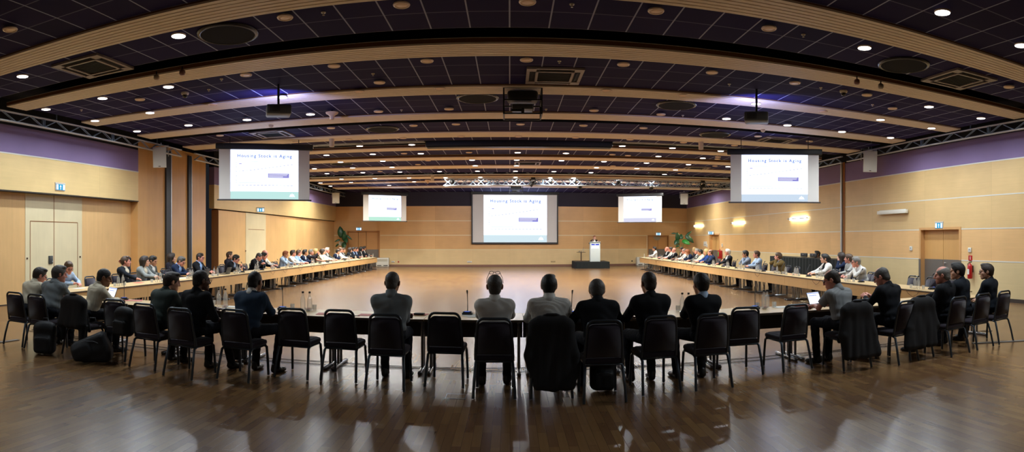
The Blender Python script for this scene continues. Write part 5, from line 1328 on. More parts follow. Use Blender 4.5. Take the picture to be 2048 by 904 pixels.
# ---- left row (faces +x) and right row (faces -x)
def arm_person(side, px, label, lean=.15, dx=0.0, **kw):
    hx = (XLi-AD-.52) if side == 'L' else (XRi+AD+.52)
    hx += dx if side == 'R' else -dx                       # dx > 0: farther from the table
    hd = abs(hx)-off(lean)*.92
    y = hd/abs(tan((px-CX)/F)); x = -abs(hx) if side == 'L' else abs(hx)
    rz = -PI/2 if side == 'L' else PI/2
    rz += kw.pop('turn', 0.0)
    o = person((x, y), rz, label, lean=lean, h=.0125, group='people along the left table row' if side == 'L' else 'people along the right table row', **kw)
    SEATED[side].append((y, x, o)); return o
def Lp(i, px, d, **kw):
    arm_person('L', px, f"{d}, {ORD[i]} seat along left row", **kw)
def Rp(i, px, d, **kw):
    arm_person('R', px, f"{d}, {ORD[i]} seat along right row", **kw)
J = dict(top='jacket'); Sh = dict(top='shirt')
Lp(0, 139, 'person in pale striped shirt writing with head bowed', lean=.45, topc='ltblue', **Sh, hair='brown', style='short', hpitch=.45, hyaw=-.3, hands=('table', 'tablein'), glasses=True, skin='pink', turn=-.1, size=1.05)
Lp(1, 253, 'person in dark suit with hand behind the head', lean=.0, topc='dksuit', shirt='cream', **J, hair='brown', style='short', hyaw=.55, hands=('behind', 'table'), skin='pink')
Lp(2, 291, 'person in pale grey blazer with arms on table', lean=.12, topc='blazer', shirt='cream', **J, hair='dkbrown', style='bob', hyaw=.4, hands=('tablein', 'tablein'), male=False, skin='fair', size=.96)
Lp(3, 306, 'person in grey suit and white open shirt looking down', lean=.05, dx=.12, topc='greysuit', **J, hair='black', style='short', hpitch=.3, hyaw=.1, hands=('lap', 'tablein'), skin='tan')
Lp(5, 345, 'person in dark top leaning back, face turned to stage', lean=-.08, dx=.7, topc='dktop', **Sh, hair='dkbrown', style='long', hyaw=.7, hands=('lap', 'lap'), male=False, skin='fair')
Lp(4, 361, 'person in navy suit and light blue shirt reading downward', lean=.30, topc='navy', shirt='blue', **J, hair='dkgrey', style='short', hpitch=.5, hyaw=.1, hands=('tablein', 'tablein'), skin='pink', glasses=True)
Lp(6, 401, 'person in black suit and blue shirt typing, badge on chest', lean=.12, topc='black', shirt='blue', **J, hair='dkbrown', style='short', hpitch=.15, hyaw=.1, hands=('laptop', 'laptop'), skin='pink', glasses=True, badge=True, size=1.05)
Lp(7, 471, 'person in dark suit leaning over a phone', lean=.48, topc='black', shirt='ltblue', **J, hair='black', style='side', hpitch=.35, hyaw=.1, hands=('phone', 'tablein'), skin='pink', glasses=True)
Lp(8, 461, 'person half hidden behind the one with phone, dark top', lean=.02, dx=.6, topc='dktop', **Sh, hair='brown', style='short', hyaw=.5, hands=('table', 'lap'), skin='fair')
Lp(9, 516, 'person in black suit with bowed greying head holding phone', lean=.42, topc='black', **J, hair='dkgrey', style='crop', hpitch=.5, hyaw=.1, hands=('phone', 'phone'), skin='pink', size=1.05)
Lp(10, 527, 'person in dark suit and blue shirt, hand at mouth', lean=.34, topc='dksuit', shirt='blue', **J, hair='black', style='short', hpitch=.3, hyaw=.2, hands=('table', 'chin'), skin='pink')
Lp(11, 531, 'person in white shirt with bare pink head behind others', lean=.14, dx=.28, topc='white', **Sh, hair='white', style='none', hyaw=.4, hands=('table', 'table'), skin='pink', size=1.06)
Lp(12, 571, 'person in light blue shirt, hand on chin', lean=.22, topc='ltblue', **Sh, hair='ginger', style='side', hpitch=.3, hyaw=.2, hands=('table', 'chin'), skin='tan', girth=1.15)
Lp(13, 587, 'person in white shirt watching the stage', lean=.15, topc='white', **Sh, hair='dkbrown', style='short', hyaw=.75, hands=('table', 'table'), skin='pink')
Lp(14, 598, 'person in blue shirt reaching along the table', lean=.25, topc='blue', **Sh, hair='brown', style='short', hyaw=.7, hands=('table', 'table'), skin='pink')
Lp(15, 611, 'person in navy suit with black hair watching the stage', lean=.18, topc='navy', **J, hair='black', style='short', hyaw=.7, hands=('tablein', 'tablein'), skin='tan')
Lp(16, 601.5, 'fair-haired person leaning back behind the blue shirt', lean=-.05, dx=.75, topc='cream', **Sh, hair='blond', style='short', hyaw=.6, hands=('lap', 'lap'), skin='fair', size=1.04)
Lp(17, 623, 'person in dark jacket holding up a camera', lean=.2, topc='dktop', **J, hair='grey', style='short', hyaw=.4, hands=('camera', 'camera'), skin='pink')
Lp(18, 632.5, 'person with forearm raised beside the head', lean=.12, topc='cloth_brown', **Sh, hair='blond', style='bob', hyaw=.5, hands=('raise', 'table'), male=False, skin='pink', sleeve='short')
Lp(19, 645, 'person in cream jacket with dark bob', lean=.25, topc='cream', shirt='white', **J, hair='dkbrown', style='bob', hyaw=.5, hpitch=.15, hands=('tablein', 'tablein'), male=False, skin='fair')
Lp(20, 648.5, 'person in white top with bare head behind cream jacket', lean=.05, topc='white', **Sh, hair='grey', style='balding', hyaw=.6, hands=('table', 'table'), skin='pink')
Lp(21, 655, 'white-haired person in dark suit sitting tall', lean=.05, topc='greysuit', **J, hair='white', style='short', hyaw=.2, hpitch=.15, hands=('table', 'table'), skin='pink', size=1.1)
Lp(22, 676, 'person in navy suit hunched over the table', lean=.42, topc='navy', **J, hair='black', style='thin', hyaw=.5, hpitch=.2, hands=('tablein', 'tablein'), skin='fair')
Lp(23, 682, 'person in white shirt seated behind hunched navy suit', lean=.1, topc='white', **Sh, hair='brown', style='balding', hyaw=.7, hands=('table', 'table'), skin='pink', size=1.05)
Lp(24, 687.5, 'person in dark suit and white shirt facing us partly', lean=.12, topc='dksuit', **J, hair='brown', style='short', hyaw=.3, hands=('table', 'table'), skin='tan')
Lp(25, 701, 'person in dark jacket with long hair watching stage', lean=.22, topc='dksuit', **J, hair='dkbrown', style='long', hyaw=.75, hands=('tablein', 'tablein'), male=False, skin='fair')
Lp(26, 708, 'person in dark suit and blue shirt near row end', lean=.18, topc='dksuit', shirt='blue', **J, hair='black', style='short', hyaw=.4, hands=('table', 'table'), skin='tan', size=1.04)
Lp(27, 713.5, 'person in dark suit, light shirt, leaning forward near row end', lean=.2, topc='navy', shirt='ltblue', **J, hair='dkbrown', style='short', hyaw=.6, hands=('tablein', 'table'), skin='pink', size=1.04)
Lp(28, 723, 'person in black jacket with dark hair near far end', lean=.25, topc='black', **J, hair='black', style='bob', hyaw=.6, hands=('tablein', 'tablein'), male=False, skin='pink', size=1.05)
Lp(29, 729.5, 'person in dark suit, last seat by the plant', lean=.1, topc='dksuit', **J, hair='black', style='short', hyaw=.7, hands=('table', 'table'), skin='tan', size=1.08)

Rp(0, 1712, 'person in white shirt bent forward, red-rimmed glasses', lean=.38, topc='white', **Sh, hair='grey', style='short', hyaw=-.35, hpitch=.1, hands=('chin', 'table'), skin='pink', glasses=True, girth=1.2)
Rp(1, 1696, 'person in light grey top turned away to stage', lean=.1, dx=.6, topc='ltgrey', **Sh, hair='brown', style='side', hyaw=-.7, hands=('table', 'lap'), skin='pink')
Rp(2, 1681, 'person in dark navy jacket with long dark hair', lean=.12, dx=.9, topc='navy', **J, hair='dkbrown', style='long', hyaw=-.9, hands=('cheek', 'lap'), male=False, skin='fair', size=1.04)
Rp(3, 1648, 'person in white jacket over black top, hair tied back', lean=.1, topc='white', shirt='black', **J, hair='black', style='pony', hyaw=-.35, hands=('table', 'table'), male=False, skin='fair')
Rp(4, 1555, 'person in olive jacket resting the face on one hand', lean=.22, topc='olive', shirt='ltgrey', **J, hair='brown', style='side', hyaw=-.75, hpitch=.0, hroll=.12, hands=('cheek', 'cheek'), skin='pink', girth=1.15)
Rp(5, 1512, 'person in light blue shirt with clasped hands', lean=.1, topc='ltblue', **Sh, hair='brown', style='short', hyaw=-.35, hands=('tablein', 'tablein'), skin='pink', size=1.04)
Rp(6, 1490, 'person in blue-grey shirt with hand over mouth', lean=.12, topc='bluegrey', **Sh, hair='black', style='side', hyaw=-.4, hpitch=.1, hands=('chin', 'chin'), skin='tan', size=1.04)
Rp(7, 1454, 'white-haired person in dark suit, arm over the next chair', lean=.0, topc='dksuit', **J, hair='white', style='short', hyaw=-.3, hands=('table', 'nextchair'), skin='pink', glasses=True, size=1.08)
Rp(8, 1420, 'person in navy suit with flushed bald head', lean=.2, topc='navy', shirt='navyblue', **J, hair='brown', style='balding', hyaw=-.5, hands=('tablein', 'table'), skin='pink')
Rp(9, 1411.5, 'blond person in blue top', lean=.12, topc='navyblue', **Sh, hair='blond', style='bob', hyaw=-.6, hands=('table', 'table'), male=False, skin='pink')
Rp(10, 1400, 'person in cream shirt leaning on the table', lean=.26, topc='cream', **Sh, hair='black', style='short', hyaw=-.3, hpitch=.1, hands=('tablein', 'tablein'), skin='tan', girth=1.15)
Rp(11, 1393, 'grey-haired person in grey suit', lean=.15, topc='greysuit', **J, hair='grey', style='short', hyaw=-.4, hands=('table', 'table'), skin='pink', size=1.04)
Rp(12, 1387.5, 'person in dark top with fair bob hair', lean=.05, dx=.65, topc='dktop', **Sh, hair='blond', style='bob', hyaw=-.8, hands=('table', 'lap'), male=False, skin='pink', size=1.05)
Rp(13, 1375.5, 'person in navy jacket with ginger hair writing', lean=.32, topc='navy', **J, hair='ginger', style='bob', hyaw=-.2, hpitch=.4, hands=('tablein', 'tablein'), male=False, skin='fair')
Rp(14, 1367.5, 'person in white shirt, grey hair and glasses', lean=.18, topc='white', **Sh, hair='grey', style='balding', hyaw=-.25, hpitch=.1, hands=('table', 'table'), skin='pink', glasses=True)
Rp(15, 1362, 'person in brown suit and white shirt', lean=.06, topc='brown', **J, hair='black', style='stubble', hyaw=.1, hands=('table', 'table'), skin='brown', size=1.09)
Rp(16, 1347, 'bald person in dark suit watching the stage', lean=.12, topc='black', **J, hair='grey', style='none', hyaw=-.6, hands=('table', 'table'), skin='pink')
Rp(17, 1340.5, 'person in white shirt stretching over the table', lean=.2, topc='white', **Sh, hair='dkbrown', style='short', hyaw=-.6, hpitch=-.1, hands=('table', 'table'), skin='pink', size=1.08)
Rp(18, 1333, 'bald person in black suit toward far end', lean=.12, topc='black', **J, hair='grey', style='none', hyaw=-.5, hands=('table', 'table'), skin='pink', size=1.08)
Rp(19, 1308, 'person in white shirt in the last seat at far end', lean=.1, topc='white', **Sh, hair='black', style='side', hyaw=-.2, hands=('table', 'lap'), skin='tan', size=1.04)
# chairs under them
for side, nm, rz in (('L', 'left', -PI/2), ('R', 'right', PI/2)):
    lst = sorted(SEATED[side], key=lambda t: t[0])
    for k, (y, x, o) in enumerate(lst):
        put_chair(x, y, o.rotation_euler.z, f"aubergine chair under the {ORD[k]} seated person from near end of {nm} row", f'chairs along the {nm} table row')
EMPT = [('L', 196, 'empty aubergine chair at near end of left row behind shared papers'), ('L', 425, 'empty aubergine chair with black bag on it along left row'), ('L', 556, 'empty dark chair left of the light blue shirt with hand on chin'),
        ('R', 1439, 'empty aubergine chair between navy suit and white-haired person'), ('R', 1536, 'empty aubergine chair left of the olive jacket'), ('R', 1581, 'empty aubergine chair right of the olive jacket'), ('R', 1736, 'empty aubergine chair right of the bent white shirt'), ('R', 1684, 'empty shiny-framed chair between white jacket and dark navy jacket'), ('R', 1810, 'empty aubergine chair third from near end of right row'), ('R', 1847, 'empty aubergine chair second from near end of right row'), ('R', 1884, 'empty aubergine chair first at near end of right row')]
BAGCH = None
for side, px, l in EMPT:
    X = (XLi-AD-.38) if side == 'L' else (XRi+AD+.38)
    p = xp(px, X); o = put_chair(X, p.y, -PI/2 if side == 'L' else PI/2, l, 'empty chairs along the side rows')
    if px == 425: BAGCH = p
# ---- speaker at the lectern
XS, YSs, ZS = yp(1188.5, 39.3)[0], 39.3, .43
person((XS, YSs), PI+.05, 'person in dark suit and red tie speaking behind the lectern', skin='fair', hair='ginger', style='short', top='jacket', topc='dksuit', shirt='white', tie='red', stand=True, lean=.02, hyaw=.25, hands=('desk', 'desk'), h=.0125, zoff=ZS)
# ---- operator behind the black desk
p = xp(1633, 11.52)
person((11.62, p.y), PI/2, 'person sitting behind the black desk, only top of head showing', skin='brown', hair='black', style='short', top='shirt', topc='dktop', lean=.05, hands=('table', 'table'), h=.0125)
put_chair(11.62, p.y, PI/2, 'chair behind the black control desk at the right wall', 'operator chair')
# ------------------------------------------------------------------ things on the near row
ZT = .746
def on_near(px, py): return zp(px, py, ZT)
nb = [(443, 611), (455, 612), (610.5, 619), (622.5, 620), (802, 622), (997, 623), (1181, 622), (1364.5, 624), (1377, 624), (1519, 614), (1530.5, 615)]
nl = ['clear bottle with black cap, left one of pair beside black-suited person', 'clear bottle with black cap, right one of pair beside black-suited person', 'clear bottle, left one of pair behind the empty chairs left of centre', 'clear bottle, right one of pair behind the empty chairs left of centre', 'clear bottle half hidden by the bald grey-shirted person', 'clear bottle half hidden by the person with glasses on head', 'clear bottle with only its cap showing beside the bending suit', 'clear bottle, left one of pair between two dark suits right of centre', 'clear bottle, right one of pair between two dark suits right of centre', 'clear bottle, left one of pair near the turned empty chair', 'clear bottle, right one of pair near the turned empty chair']
for (x, y), l in zip(nb, nl):
    p = on_near(x, y); put_bottle(p.x, min(p.y, 8.45), ZT, l, 'bottles on the near row')
ng = [(431, 610), (597.5, 615), (636.5, 618), (808, 626), (1163, 628), (1352, 621), (1507, 614), (1543, 613), (381, 604)]
nlg = ['glass tumbler left of the bottle pair by black-suited person', 'glass tumbler left of the bottle pair left of centre', 'glass tumbler right of the bottle pair left of centre', 'glass tumbler beside phone and grey-shirted person', 'glass tumbler between white shirt and bending suit', 'glass tumbler left of bottle pair right of centre', 'glass tumbler left of bottle pair by the turned empty chair', 'glass tumbler right of bottle pair by the turned empty chair', 'glass tumbler beside open saucer at left']
for (x, y), l in zip(ng, nlg):
    p = on_near(x, y); put_glass(p.x, min(p.y, 8.5), ZT, l, 'glasses on the near row')
for x, y, a, l in ((571, 617, .3, 'desk microphone by the elbow of the blue-grey suited person'), (937, 625, 0, 'desk microphone left of the person with glasses on head'), (1143, 627, 0, 'desk microphone right of the white shirt with coat-draped chair'), (1487, 611, -.4, 'desk microphone beyond the empty chair right of the last suit'), (268, 597, .6, 'desk microphone beside the laptop at left')):
    p = on_near(x, y); put_mic(p.x, min(p.y, 8.45), ZT, a, l, 'microphones on the near row')
def bowl(p, lab):
    m = MB(); m.lathe([(.0001, .006), (.03, .004), (.03, 0), (.055, .03), (.06, .045), (.056, .044), (.03, .012), (.0001, .012)], 18); o = m.build('sweet_bowl', M_gl); o.location = p; tag(o, lab, 'bowl', 'glass bowls')
    m = MB(); R = random.Random(4)
    for k in range(14): m.rbox((R.uniform(-.025, .025), R.uniform(-.025, .025), .02+R.uniform(0, .02)), (.022, .014, .01), .004, 1)
    m.build('sweets', mat('red_wrapped_sweets', '#b8544a', .4), o)
for x, y, l in ((451, 616, 'glass bowl of red sweets in front of left bottle pair'), (617, 622, 'glass bowl of red sweets in front of bottles left of centre'), (1371, 626, 'glass bowl of red sweets in front of bottles right of centre'), (1528, 618, 'glass bowl of red sweets in front of bottles at right')):
    p = on_near(x, y); bowl(Vector((p.x, min(p.y, 8.4)-.02, ZT)), l)
for x, y, a, w, d, m, l in ((655, 628, .1, .30, .21, M_red, 'pink paper folder on the near row between the two empty chairs'), (738, 630, .0, .28, .21, M_red, 'pink paper folder left of the bald grey-shirted person'), (838, 629, -.1, .24, .2, M_red, 'pink paper folder under the phone right of the grey shirt'), (945, 632, .5, .22, .3, M_paper, 'white paper sheet at the left elbow of the white shirt'), (470, 614, .3, .3, .21, M_paper, 'white papers between black suit and blue-grey suit'), (268, 601, .5, .3, .21, M_red, 'pink folder in front of the laptop at left'), (1556, 612, 0, .3, .21, M_paper, 'white paper on the near row beyond turned empty chair'), (1850, 592, .4, .32, .24, M_green, 'pale green folder at the right end of near row'), (1856, 596, .4, .30, .21, M_red, 'red folder beside pale green one at right end'), (1735, 602, .2, .3, .21, M_paper, 'white paper sheet left of the dark suit with phone')):
    p = on_near(x, y); p.y = min(max(p.y, YN+.14), YN+YD-.16); sheet(p.x, p.y, ZT, a, w, d, m, l, 'folder' if m in (M_red, M_green) else 'paper', 'paper_folder' if m in (M_red, M_green) else 'paper_sheet', .004)
p = on_near(842, 627.5); sheet(p.x, min(p.y, 8.3), ZT+.005, -.1, .14, .08, M_blackp, 'black phone case lying on pink folder right of grey shirt', 'phone', 'phone_case', .025)
p = on_near(1578, 612); sheet(p.x, 8.2, ZT, .1, .34, .26, M_blackp, 'black document case on near row left of the laptop user', 'case', 'document_case', .035)
sheet(p.x+.02, 8.22, ZT+.036, .15, .24, .18, M_red, 'reddish notebook on top of the black document case', 'notebook', 'notebook', .015)
for x, y, l in ((560, 627, 'dark pen on near row by the first empty chair'), (712, 631, 'dark pen on near row by the second empty chair')):
    p = on_near(x, y); b = MB(); b.cone((-.07, 0, .005), (.07, .01, .005), .0045, .003, 8); o = b.build('pen', M_blackp); o.location = (p.x, 8.0, ZT); tag(o, l, 'pen', 'pens')
p = zp(236, 596, ZT); laptop(p.x, 8.25, ZT, -.45, 'open laptop with bright screen used by cream-shirted person at left')
p = zp(1618, 607, ZT); laptop(p.x, 8.32, ZT, .4, 'open laptop with bright screen used by grey-shirted person at right')

# ------------------------------------------------------------------ things on the side rows
def side_pt(side, px, din):
    X = (XLi-din) if side == 'L' else (XRi+din); p = xp(px, X); return p
LB = [237, 246, 313, 321, 380, 385, 428.5, 435, 474, 479.5, 511, 516, 545, 576, 578.5, 603, 625.5, 627.5, 666, 668.5, 682, 696, 699, 711, 724.5, 738, 746]
RB = [1288.5, 1298.5, 1322, 1324.5, 1351, 1353.5, 1364, 1386, 1388, 1425.5, 1428, 1454, 1456.5, 1480.5, 1483, 1513, 1516.5, 1554, 1571, 1590, 1595, 1639, 1643.5, 1693, 1698, 1757, 1762.5, 1830, 1837]
WIDE = {'L': (.30, .46), 'R': (.30, .46)}
for side, lst, nm in (('L', LB, 'left'), ('R', RB[::-1], 'right')):
    for k, px in enumerate(lst):
        p = side_pt(side, px, .22)
        put_bottle(p.x, p.y, ZT, f'clear water bottle, {ORD[k]} from the near end of the {nm} table row', f'bottles on the {nm} table row')
rg = random.Random(11)
for side, nm in (('L', 'left'), ('R', 'right')):
    lst = LB if side == 'L' else RB[::-1]
    ps = []
    last = None
    for px in lst:
        y = side_pt(side, px, .22).y
        if last is not None and abs(y-last) < .5: last = y; continue
        ps += [y-.13, y+.26]; last = y
    ps = sorted(q for q in ps if YS+.1 < q < YE-.1)
    for k, y in enumerate(ps):
        X = (XLi-.18-rg.random()*.1) if side == 'L' else (XRi+.18+rg.random()*.1)
        put_glass(X, y, ZT, f'glass tumbler, {ORD[k] if k < 30 else "last"} from the near end of the {nm} table row', f'glasses on the {nm} table row')
LM = [208, 343, 408, 485, 524, 557, 582, 640, 655.5, 690, 719]
RM = [1864, 1722, 1617, 1566, 1527, 1473, 1446, 1418, 1391, 1345, 1318, 1303]
for side, lst, nm in (('L', LM, 'left'), ('R', RM, 'right')):
    for k, px in enumerate(lst):
        p = side_pt(side, px, .38)
        put_mic(p.x, p.y, ZT, PI/2+PI+.3 if side == 'L' else PI/2-.3, f'desk microphone with gooseneck, {ORD[k]} from the near end of the {nm} table row', f'microphones on the {nm} table row')
rp = random.Random(5)
for side, nm in (('L', 'left'), ('R', 'right')):
    for k in range(12):
        y = YS+.9+k*2.15+rp.uniform(-.2, .2); X = (XLi-.5) if side == 'L' else (XRi+.5); m = M_red if (k % 4 == (1 if side == 'L' else 3)) else M_paper
        sheet(X, y, ZT, rp.uniform(-.3, .3), .21, .3, m, f"{'pink folder' if m is M_red else 'white paper'}, {ORD[k]} from the near end on the {nm} table row", 'folder' if m is M_red else 'paper', 'paper_folder' if m is M_red else 'paper_sheet', .003, f'papers on the {nm} table row')
p = side_pt('L', 449, .42); laptop(p.x, p.y, ZT, -PI/2, 'dark laptop seen from behind the lid on the left row', True, 1.9)
p = side_pt('L', 414, .45); laptop(p.x, p.y-.25, ZT, -PI/2, 'black laptop under the hands of black-suited person with badge', False, 1.75)
# saucers
for x, y, l in ((268, 598, 'white saucer beside the left laptop'),):
    pass

# ------------------------------------------------------------------ bags and coats
M_bag = mat('black_nylon_bag', '#0f1114', .7, noise=.15, nscale=20, bump=.2, bscale=120); M_strap = mat('bag_strap', '#16181b', .7)
M_coat = mat('dark_wool_coat', '#1c1b1c', .9, noise=.12, nscale=18, bump=.2, bscale=200)
def backpack(loc, rz, lab, tilt=0.0, s=1.0, roll=0.0, slump=False):
    S = SDF((-.28, -.25, -.05), (.28, .25, .6), .014)
    if slump: S.rbx((-.02, 0, .17), (.44, .26, .22), .06, .03, roty(-.42)); S.rbx((.06, 0, .09), (.36, .28, .18), .06, .06); S.rbx((-.10, -.12, .12), (.24, .08, .16), .04, .03, roty(-.42)); S.folds(.003, 24, 3); S.half((0, 0, .0), (0, 0, -1))
    else: S.rbx((0, 0, .22), (.32, .20, .42), .08, .02); S.rbx((0, -.11, .15), (.25, .10, .24), .05, .03); S.ell((0, 0, .40), (.14, .09, .07), .05); S.folds(.0025, 22, lab.__len__())
    o = put('backpack', S.mesh('backpack', M_bag)); o.location = loc; o.rotation_euler = (tilt, roll, rz); o.scale = (s, s, s); tag(o, lab, 'bag')
    for sx in (-1, 1):
        m = MB(); m.tube([(sx*.08, .10, .40), (sx*.10, .16, .34), (sx*.11, .15, .2), (sx*.12, .10, .06)], .014, 6); m.build('strap', M_strap, o)
    m = MB(); m.tube([(-.04, .04, .45), (-.03, .04, .50), (.03, .04, .50), (.04, .04, .45)], .01, 6); m.build('carry_handle', M_strap, o)
    m = MB(); m.tube([(-.10, -.165, .24), (-.05, -.17, .26), (.05, -.17, .26), (.10, -.165, .24)], .004, 5); m.build('zip', mat('zip_grey', '#4a4d52', .4), o)
    return o
g = zp(85, 709, 0); backpack((g.x, g.y+.05, 0), .45, 'upright black backpack on floor behind second chair from left', 0, 1.12)
g = zp(170, 726, 0); backpack((g.x+.05, g.y+.1, .02), .5, 'black bag slumped on the floor behind the third chair from left', 0, 1.25, .0, True)
g = zp(1210, 790, 0); backpack((g.x, g.y+.2, 0), 0, 'black backpack standing under chair of bending suit', 0, .95)
g = zp(462, 727, 0); backpack((g.x, g.y+.25, 0), .1, 'black bag on floor under the blue-grey suited person', 0, .8)
g = CH_N[3]; backpack((g[0]-.02+.25, g[1]-.02, .38), 0, 'black shoulder bag hanging behind the fourth chair from left', .0, .95)
if BAGCH is not None: backpack((BAGCH.x, BAGCH.y, .485), -PI/2, 'black bag lying on an empty chair along left row', 0, .75)
p = xp(1750, 9.3); backpack((9.15, p.y-.35, .0), PI/2, 'black bag behind the empty chairs near end of right row', 0, 1.3)
def coat(k, lab, name, low=.12, wide=.30, dx=0.0, arms_out=.05, seed=1):
    """a jacket hung by its shoulders over a chair back; chair-local frame"""
    S = SDF((-.5, -.62, .0), (.5, .05, 1.02), .012)
    # collar and shoulders over the top rail, back panel falling behind the chair
    S.cap((-.13, -.285, .895), (.13, -.285, .895), .045, None, .04); S.cap((-.20, -.285, .83), (.20, -.285, .83), .05, None, .05)
    for x in (-.17, -.085, 0, .085, .17):
        S.cap((x, -.285, .84), (x*wide/.2+dx, -.35, low+.05+.04*abs(x)), .05, .06, .09)
    for s in (-1, 1):
        S.cap((s*.19, -.27, .82), (s*(.235+arms_out), -.31, .50), .062, .062, .04); S.cap((s*(.235+arms_out), -.31, .50), (s*(.22+arms_out)+dx, -.33, .28), .06, .05, .03)
        S.cap((s*.19, -.24, .80), (s*.215, -.16, .40), .03, .03, .03)
    S.vfolds(.006, 30, seed)
    # hollow where the chair back stands
    x, y, a = CH_N[k]; M = T(x-sin(a)*.30, y+.30, 0, a)
    o = put(name, S.mesh(name, M_coat)); o.matrix_world = M; tag(o, lab, 'coat', 'coats over chair backs')
    m = MB(); m.tube([(-.09, -.27, .935), (-.05, -.30, .955), (.05, -.30, .955), (.09, -.27, .935)], .016, 8); m.build('collar', M_coat, o)
    for s in (-1, 1): m = MB(); m.cone((s*(.22+arms_out)+dx, -.33, .27), (s*(.22+arms_out)+dx, -.33, .25), .048, .048, 12); m.build('cuff', M_bag, o)
    return o
coat(12, 'long dark coat hung over chair behind the white shirt, near row centre', 'overcoat', .12, .21, .03, .015, 2)
coat(18, 'dark jacket hung over chair of the laptop user at right', 'suit_jacket', .16, .30, .04, .02, 3)
coat(21, 'dark coat hung over the chair right of the phone reader', 'overcoat', .18, .32, -.06, .03, 4)
coat(2, 'dark jacket hung over chair of the cream-shirted laptop user', 'suit_jacket', .45, .24, 0, -.01, 5)

# ------------------------------------------------------------------ stage, lectern, side table
M_drape = mat('black_stage_drape', '#0a1110', .9, noise=.15, nscale=3)
YS0, YS1 = 38.0, 40.3
def sx_(px, Y): return Y*tan((px-CX)/F)
st = empty('stage_platform', (0, 0, 0), 0, 'low black-draped stage platform before the back wall', 'stage')
xa, xb = sx_(1152, YS0), sx_(1219, YS0)
m = MB(); m.prism([(xa, YS0), (xb, YS0), (xb, YS1), (sx_(1144, YS1), YS1)], .40, .43); m.build('deck', mat('black_stage_deck', '#161d1d', .6), st)
m = MB(); n = 60
ring = [(xa, YS0), (xb, YS0), (xb, YS1), (sx_(1144, YS1), YS1)]
vs_ = []; per = []
for i in range(4):
    a, b = Vector((*ring[i], 0)), Vector((*ring[(i+1) % 4], 0)); nn = max(8, int((b-a).length/.09)); nrm = Vector(((b-a).y, -(b-a).x, 0)).normalized()
    for k in range(nn): per.append((a.lerp(b, k/nn)+nrm*(.012+.012*sin(k*2.1)), nrm))
for p_, nr in per: vs_ += [(p_.x, p_.y, .41), (p_.x+nr.x*.012, p_.y+nr.y*.012, .0)]
q = len(per); m.smooth = True; m.add(vs_, [(2*i, 2*i+1, (2*i+3) % (2*q), (2*i+2) % (2*q)) for i in range(q)]); m.build('skirt', M_drape, st)
M_lect = mat('pale_grey_lectern', '#c9d3cf', .5)
lx0, lx1, ly = sx_(1180.5, 38.3), sx_(1200.5, 38.3), 38.3
le = empty('lectern', ((lx0+lx1)/2, ly, .43), 0, 'pale grey lectern with blue and white sign on the stage', 'lectern'); lw = lx1-lx0
m = MB(); m.rbox((0, .2, .6), (lw, .4, 1.2), .012); m.build('body', M_lect, le)
m = MB(); m.rbox((0, .2, 1.23), (lw+.03, .5, .05), .015, R=Matrix.Rotation(-.12, 3, 'X')); m.build('sloping_top', M_lect, le)
m = MB(); m.bb(-lw*.38, lw*.38, -.012, 0, .83, 1.13); sg = m.build('sign_panel', emat('lectern_sign_white', (1, 1, 1), 1.05), le)
m = MB(); m.bb(-lw*.38, lw*.38, -.018, -.012, 1.055, 1.13); m.build('sign_band', emat('lectern_sign_blue', srgb('#1a35e0'), .9), sg)
m = MB(); m.cone((0, -.018, 1.092), (0, -.022, 1.092), .028, n=14); m.add([(-.06, -.021, 1.12), (-.02, -.021, 1.09), (-.05, -.021, 1.075)], [(0, 1, 2)]); m.build('sign_emblem', emat('lectern_emblem', (.9, .93, 1), 1.0), sg)
m = MB(); m.tube([(.1, .15, 1.25), (.1, .16, 1.38), (.07, .2, 1.45)], .006, 6); m.build('lectern_microphone', M_mic, le)
tx0 = sx_(1162.3, 39.3)
bt = empty('bar_table', (tx0, 39.3, .43), 0, 'small round brown table left of the lectern', 'table')
m = MB(); m.lathe([(.0001, .60), (.30, .60), (.31, .59), (.30, .575), (.06, .565), (.0001, .565)], 28); m.build('tabletop', mat('dark_brown_table', '#4a3222', .4), bt)
m = MB(); m.cone((0, 0, .03), (0, 0, .57), .035, n=14); m.build('column', MATS['dark_brown_table'], bt)
m = MB(); m.lathe([(.0001, .035), (.05, .035), (.22, .012), (.23, 0)], 28); m.build('foot', MATS['dark_brown_table'], bt)
put_bottle(tx0+.14, 39.3, 1.031, 'water bottle on the small round table by lectern', 'items on the round table')
put_glass(tx0-.12, 39.3, 1.031, 'drinking glass at left on small round table by lectern', 'items on the round table')
put_glass(tx0, 39.25, 1.031, 'drinking glass in middle of small round table by lectern', 'items on the round table')

